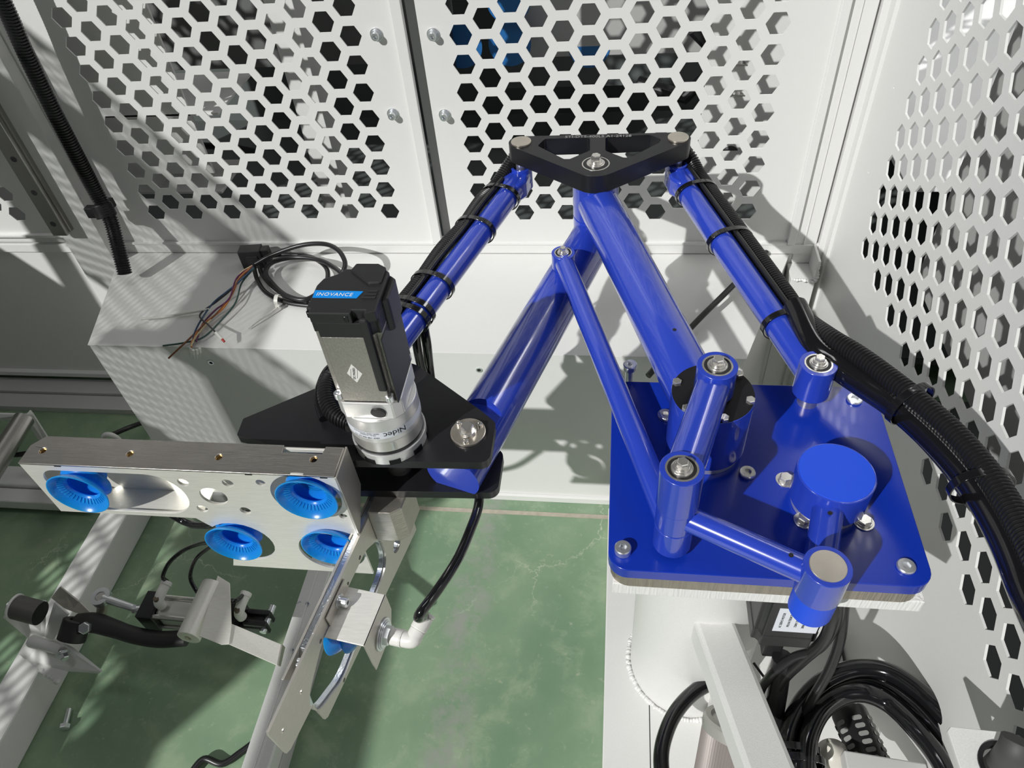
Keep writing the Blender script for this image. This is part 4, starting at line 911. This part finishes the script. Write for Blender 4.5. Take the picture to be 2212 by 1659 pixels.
# loose bolt on the floor
lb = thing('loose_bolt', 'single loose hex bolt lying on the dark green floor at lower left', 'bolt', Z(145, 1550, .006))
a, b_ = Z(150, 1532, .006), Z(141, 1566, .008); MB().cyl(a, b_, .0048, 16).build('bolt_shank', STEEL, lb); MB().hexa(b_, b_ - a, .0095, .007).build('bolt_head', STEEL, lb)
# roller frame at the far left
rf = thing('roller_frame', 'white frame with a bright steel roller tube at the left edge behind the gripper', 'roller', Z(30, 950, .15))
MB().rcyl(Z(52, 905, .20), Z(-60, 1085, .20), .022, .001, 36).build('roller_tube', RAILM, rf)
plate3('frame_plate', [Z(-20, 894, .21), Z(56, 896, .21), Z(64, 888, .21), Z(70, 895, .20), Z(102, 945, .12), Z(96, 955, .10), Z(82, 950, .10), Z(58, 910, .17), Z(-20, 905, .20)], WHITE2, rf, .004)
MB().box((-1.75, .86, .02), (-1.20, .898, .05)).build('frame_plate', WHITE2, rf, 0, .003)
hose('frame_cable', [Z(-20, 975, .16), Z(10, 980, .16), Z(40, 982, .16), Z(80, 975, .15)], .006, RUBBER, rf)
ub = thing('u_bolt', 'small white ring loop standing on the cross beam behind the box gripper', 'ring', Z(243, 950, .06))
MB().sweep([Z(243, 952, .062) + Vector((.020 * cos(a), 0, .024 * sin(a))) for a in [pi * k / 14 for k in range(15)]], .006, 12).build('ring_loop', WHITE2, ub)
kb = hose('floor_cable', [Z(405, 1680, .01), Z(440, 1640, .012), Z(480, 1650, .008), Z(520, 1625, .006), Z(560, 1595, .005)], .006, RUBBER, k=8); kb['label'] = 'short black cable on the green floor at the bottom edge beside the channel beam'; kb['category'] = 'cable'
kc = hose('floor_cable', [Z(245, 938, .07), Z(275, 925, .06), Z(310, 912, .03), Z(350, 895, .006)], .006, RUBBER, k=8); kc['label'] = 'black cable leading off the cross beam towards the plinth foot'; kc['category'] = 'cable'
kd = hose('rear_cable', [Z(1655, 545, ZT + .01), Z(1610, 590, ZT + .02), Z(1560, 640, ZT + .03), Z(1495, 705, ZT + .02), Z(1400, 812, ZT + .0)], .0055, RUBBER, k=8); kd['label'] = 'thin black cable crossing the plinth top behind the main blue tube'; kd['category'] = 'cable'

# ================================================================ UNDER AND BESIDE THE PEDESTAL
sm = thing('base_servo', 'black servo motor with white rating label hanging below the robot plate', 'motor', (.222, .470, .5))
sx, sy2 = .2200, .4700
MB().prism([(sx + a, sy2 + b) for a, b in ((-.036, -.045), (.036, -.045), (.045, -.036), (.045, .036), (.036, .045), (-.036, .045), (-.045, .036), (-.045, -.036))], .630, .6550).build('mount_flange', ALUL, sm, 0, .001)
MB().prism([(p[0] - GA.x + sx, p[1] - GA.y + sy2) for p in notched(.0375, .009)], .500, .630).build('motor_body', BLACKP, sm, 0, .001)
MB().prism([(p[0] - GA.x + sx, p[1] - GA.y + sy2) for p in notched(.0385, .009)], .475, .500).build('rear_housing', BLACKP, sm, 0, .002)
MB().obox((sx, sy2 - .006, .440), (.012, 0, 0), (0, .012, 0), (0, 0, .040)).build('plug_body', BLACKP, sm, 0, .003)
fy2 = sy2 - .0377
MB().box((sx - .020, fy2 - .0003, .5150), (sx + .0300, fy2 + .0002, .5700)).build('rating_label', LABEL, sm, 0)
for k, s in enumerate(('AC SERVO MOTOR', 'MS1H4-75B30CB', '750W 220V 4.4A', '3000r/min 2.39N.m', 'IP67 CE 60C')):
    text('printed_line', s, .0042, frame((sx - .013 + k * .0085, fy2 - .0005, .5425), (0, 0, 1), (-1, 0, 0)), PRINTK, sm)
for z_ in (.575,): capscrew((sx - .030, sy2 - .030, .628), UP, .005, .008, sm, STEEL)
def hz(name, label, px, r, m=GLOSSK, cat='hose', k=10):
    o = hose(name, [Z(*q) for q in px], r, m, k=k); o['label'] = label; o['category'] = cat; return o
hz('loop_hose', 'glossy black hose looping round the left of the grey filter', [(1600, 1462, .22), (1545, 1472, .22), (1500, 1495, .22), (1462, 1535, .22), (1438, 1585, .22), (1428, 1640, .22), (1436, 1720, .22)], .0115)
hz('bundle_hose', 'outermost glossy black hose arching over the bundle to the right bracket', [(1700, 1720, .30), (1698, 1640, .31), (1706, 1575, .32), (1735, 1515, .33), (1785, 1468, .34), (1850, 1445, .35), (1920, 1452, .36), (1985, 1492, .37), (2040, 1545, .38), (2095, 1610, .38), (2150, 1690, .38)], .0125)
hz('bundle_hose', 'middle glossy black hose of the arching bundle', [(1722, 1720, .30), (1722, 1640, .31), (1733, 1580, .31), (1765, 1520, .32), (1815, 1482, .33), (1875, 1475, .34), (1935, 1500, .35), (1995, 1552, .36), (2050, 1615, .36), (2110, 1700, .36)], .0125)
hz('bundle_hose', 'innermost glossy black hose with the brightest highlight in the arching bundle', [(1745, 1720, .31), (1742, 1650, .32), (1748, 1590, .33), (1775, 1535, .34), (1820, 1503, .35), (1868, 1497, .36), (1920, 1520, .36), (1975, 1572, .37), (2025, 1635, .37), (2060, 1700, .37)], .0125)
hz('servo_cable', 'thick black servo cable falling from the plate and bending left', [(1805, 1275, .60), (1800, 1330, .56), (1778, 1385, .50), (1735, 1425, .44), (1690, 1470, .38), (1660, 1530, .32), (1640, 1600, .26)], .0072, RUBBER, 'cable')
hz('servo_cable', 'black cable curving left just under the base servo plug', [(1815, 1285, .60), (1806, 1345, .54), (1770, 1400, .48), (1715, 1420, .44), (1670, 1455, .40), (1640, 1500, .34), (1630, 1580, .28)], .0060, RUBBER, 'cable')
hz('servo_cable', 'black cable dropping straight behind the servo into the hose bundle', [(1825, 1290, .56), (1815, 1380, .48), (1790, 1450, .42), (1745, 1530, .34), (1715, 1620, .28), (1705, 1700, .24)], .0065, RUBBER, 'cable')
hz('plug_cable', 'black cable hanging vertically below the servo plug', [(1690, 1420, .42), (1682, 1480, .36), (1672, 1560, .30), (1680, 1640, .26), (1690, 1700, .24)], .0130, RUBBER, 'cable')
hz('thin_wire', 'very thin black wire beside the white diagonal brace', [(1628, 1432, .34), (1650, 1462, .34), (1672, 1490, .33)], .0018, RUBBER, 'wire')
tt = thing('hose_tie', 'cluster of black cable ties binding the hose bundle at the bottom edge', 'cable tie', Z(1715, 1630, .30))
for dz, q in ((.0, (1712, 1622)), (.0, (1722, 1645))):
    c = Z(*q, .312); tie('tie_strap', c, Vector((0, 1, .12)), Vector((1, 0, 0)), UP, .034, .020, tt, w_=.0045)
MB().obox(Z(1683, 1628, .325), (.010, .006, 0), (-.004, .007, 0), (0, 0, .005)).build('tie_head', GLOSSK, tt, 0, .001)
# filter
fl = thing('inline_filter', 'grey ribbed cylindrical filter tilted on the white base behind the brace', 'filter', Z(1580, 1600, .25))
ft0 = Z(1603, 1568, .300); fd = Vector((.15, .72, .70)).normalized()
b = MB(); rr = []
for hh, w0 in ((-.125, 1), (-.010, 1)):
    x, y, z_ = basis(fd); rr.append([ft0 + fd * hh + (x * cos(2 * pi * k / 160) + y * sin(2 * pi * k / 160)) * (.0510 + (.0009 if k % 2 else -.0007)) for k in range(160)])
b.loft(rr); b.build('ribbed_body', FILT, fl, 0)
MB().lathe([(.0520, -.012), (.0530, -.006), (.0530, .002), (.0500, .006), (.0430, .006), (.0400, .002), (.0330, .004), (.0200, .008), (.001, .009)], ft0, fd, 64).build('filter_cap', mat('cast_cap', (.46, .45, .42), .35, metal=.4), fl)
MB().ring(ft0 - fd * .112, ft0 - fd * .106, .0545, .050, 48).build('red_band', RED, fl)
# perforated silencer
si = thing('silencer', 'black perforated cylindrical silencer with oval slots', 'silencer', Z(1850, 1600, .25))
a, b_ = Z(1832, 1535, .27), Z(1882, 1650, .27); sd = (b_ - a).normalized(); x, y, z_ = basis(sd); Ls = (b_ - a).length
MB().lathe([(.014, -.003), (.0225, -.001), (.0245, .004), (.0245, Ls)], a, sd, 48).build('silencer_shell', RUBBER, si)
SL = mat('slot_grey', (.26, .26, .25), .6)
for th0 in (40, 95, 150, 205):
    for k in range(7):
        an = radians(th0); c = a + sd * (.018 + k * .0105) + (x * cos(an) + y * sin(an)) * .0247; t = (y * cos(an) - x * sin(an)); n_ = (x * cos(an) + y * sin(an))
        MB().prism(slot(-.0068, .0068, 0, .0030, 6), -.0004, .0004, frame(c, t, sd, n_)).build('slot_opening', SL, si, 0)
wc = thing('nozzle_fitting', 'translucent white plastic nozzle fitting between hoses and silencer', 'fitting', Z(1800, 1620, .25))
MB().lathe([(.003, 0), (.005, .006), (.013, .016), (.020, .022), (.0215, .036), (.0215, .052), (.024, .054), (.024, .075)], Z(1790, 1600, .30), Z(1815, 1690, .22) - Z(1790, 1600, .30), 32).build('nozzle_body', mat('frosted_plastic', (.55, .53, .47), .3), wc, 50)
MB().obox(Z(1910, 1662, .30), (.05, -.004, 0), (0, .012, 0), (0, 0, .012)).build('mounting_bar', GREYP, wc, 0, .002)
# right bracket
rb = thing('corner_bracket', 'white plate bracket with a large round cut-out at the lower right corner', 'bracket', Z(2120, 1600, .42))
zz_ = .57
ol = [tuple(Z(u, v, zz_)[:2]) for u, v in ((2046, 1580), (2052, 1571), (2170, 1583), (2200, 1590), (2215, 1600), (2300, 1760), (2120, 1800))]
hc = Z(2165, 1655, zz_)
sheet('bracket_plate', ol[::-1], [circ(hc.x, hc.y, .0215, 36)], .004, tz(zz_), WHITE2, rb, .0005)
MB().ring(hc - UP * .006, hc + UP * .004, .0225, .018, 36).build('grommet', RUBBER, rb)
hz('grommet_cable', 'dark grey fabric-covered cable bending through the cut-out of the corner bracket', [(2200, 1600, .62), (2190, 1625, .61), (2168, 1650, .57), (2120, 1690, .50)], .0145, mat('sleeve_grey', (.06, .06, .06), .6), 'cable')
# base details
MB().box((.080, .28, .0800), (.0815, .60, .0803)).build('base_seam', HOLE, ped, 0)
# ================================================================ SECOND CELL SEEN THROUGH THE BACK WALL
og = thing('rear_gripper', 'second gripper with blue suction cups glimpsed through the hexagon holes of the back wall', 'gripper', (0, 1.5, 1.1))
MB().box((-.33, 1.640, .96), (-.02, 1.644, 1.24)).build('gripper_sheet', BAYG2, og, 0, .001)
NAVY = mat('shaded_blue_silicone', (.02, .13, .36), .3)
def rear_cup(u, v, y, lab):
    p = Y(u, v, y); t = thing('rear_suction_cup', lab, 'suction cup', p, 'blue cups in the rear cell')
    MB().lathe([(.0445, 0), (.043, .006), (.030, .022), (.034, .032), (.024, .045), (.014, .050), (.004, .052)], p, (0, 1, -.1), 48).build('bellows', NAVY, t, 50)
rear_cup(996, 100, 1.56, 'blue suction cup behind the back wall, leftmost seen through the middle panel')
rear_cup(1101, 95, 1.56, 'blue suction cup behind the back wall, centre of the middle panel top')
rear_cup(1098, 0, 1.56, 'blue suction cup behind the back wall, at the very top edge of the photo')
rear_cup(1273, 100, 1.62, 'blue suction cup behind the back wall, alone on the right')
rm_ = thing('rear_machine', 'dark machine parts with curved bright tubes behind the right hexagon holes', 'machine', (.3, 1.6, .9))
for k, (u, v, du, dv) in enumerate(((1595, 150, 0, 50), (1590, 215, 0, 20), (1575, 330, 12, 8))):
    MB().rcyl(Y(u, v, 1.47), Y(u, v, 1.47) + Vector((0, .03, .03)), .022, .002, 28).build('machine_knob', CHROME if k < 2 else BLACKP, rm_)
MB().sweep([Y(1500, 60, 1.55), Y(1560, 130, 1.55), Y(1480, 210, 1.55), Y(1380, 180, 1.6)], .016, 16).build('machine_tube', RUBBER, rm_)
MB().cyl(Y(330, 170, 1.44), Y(300, 220, 1.44), .018, 20).build('machine_tube', BLACKP, rm_)
MB().sweep([Y(u, v, 1.45) for u, v in ((400, 350), (440, 315), (500, 318), (560, 330))], .008, 12).build('machine_hose', RUBBER, rm_)
MB().box((-.40, 1.52, .55), (-.34, 1.56, 1.42)).build('machine_post', BLACKP, rm_, 0, .003)
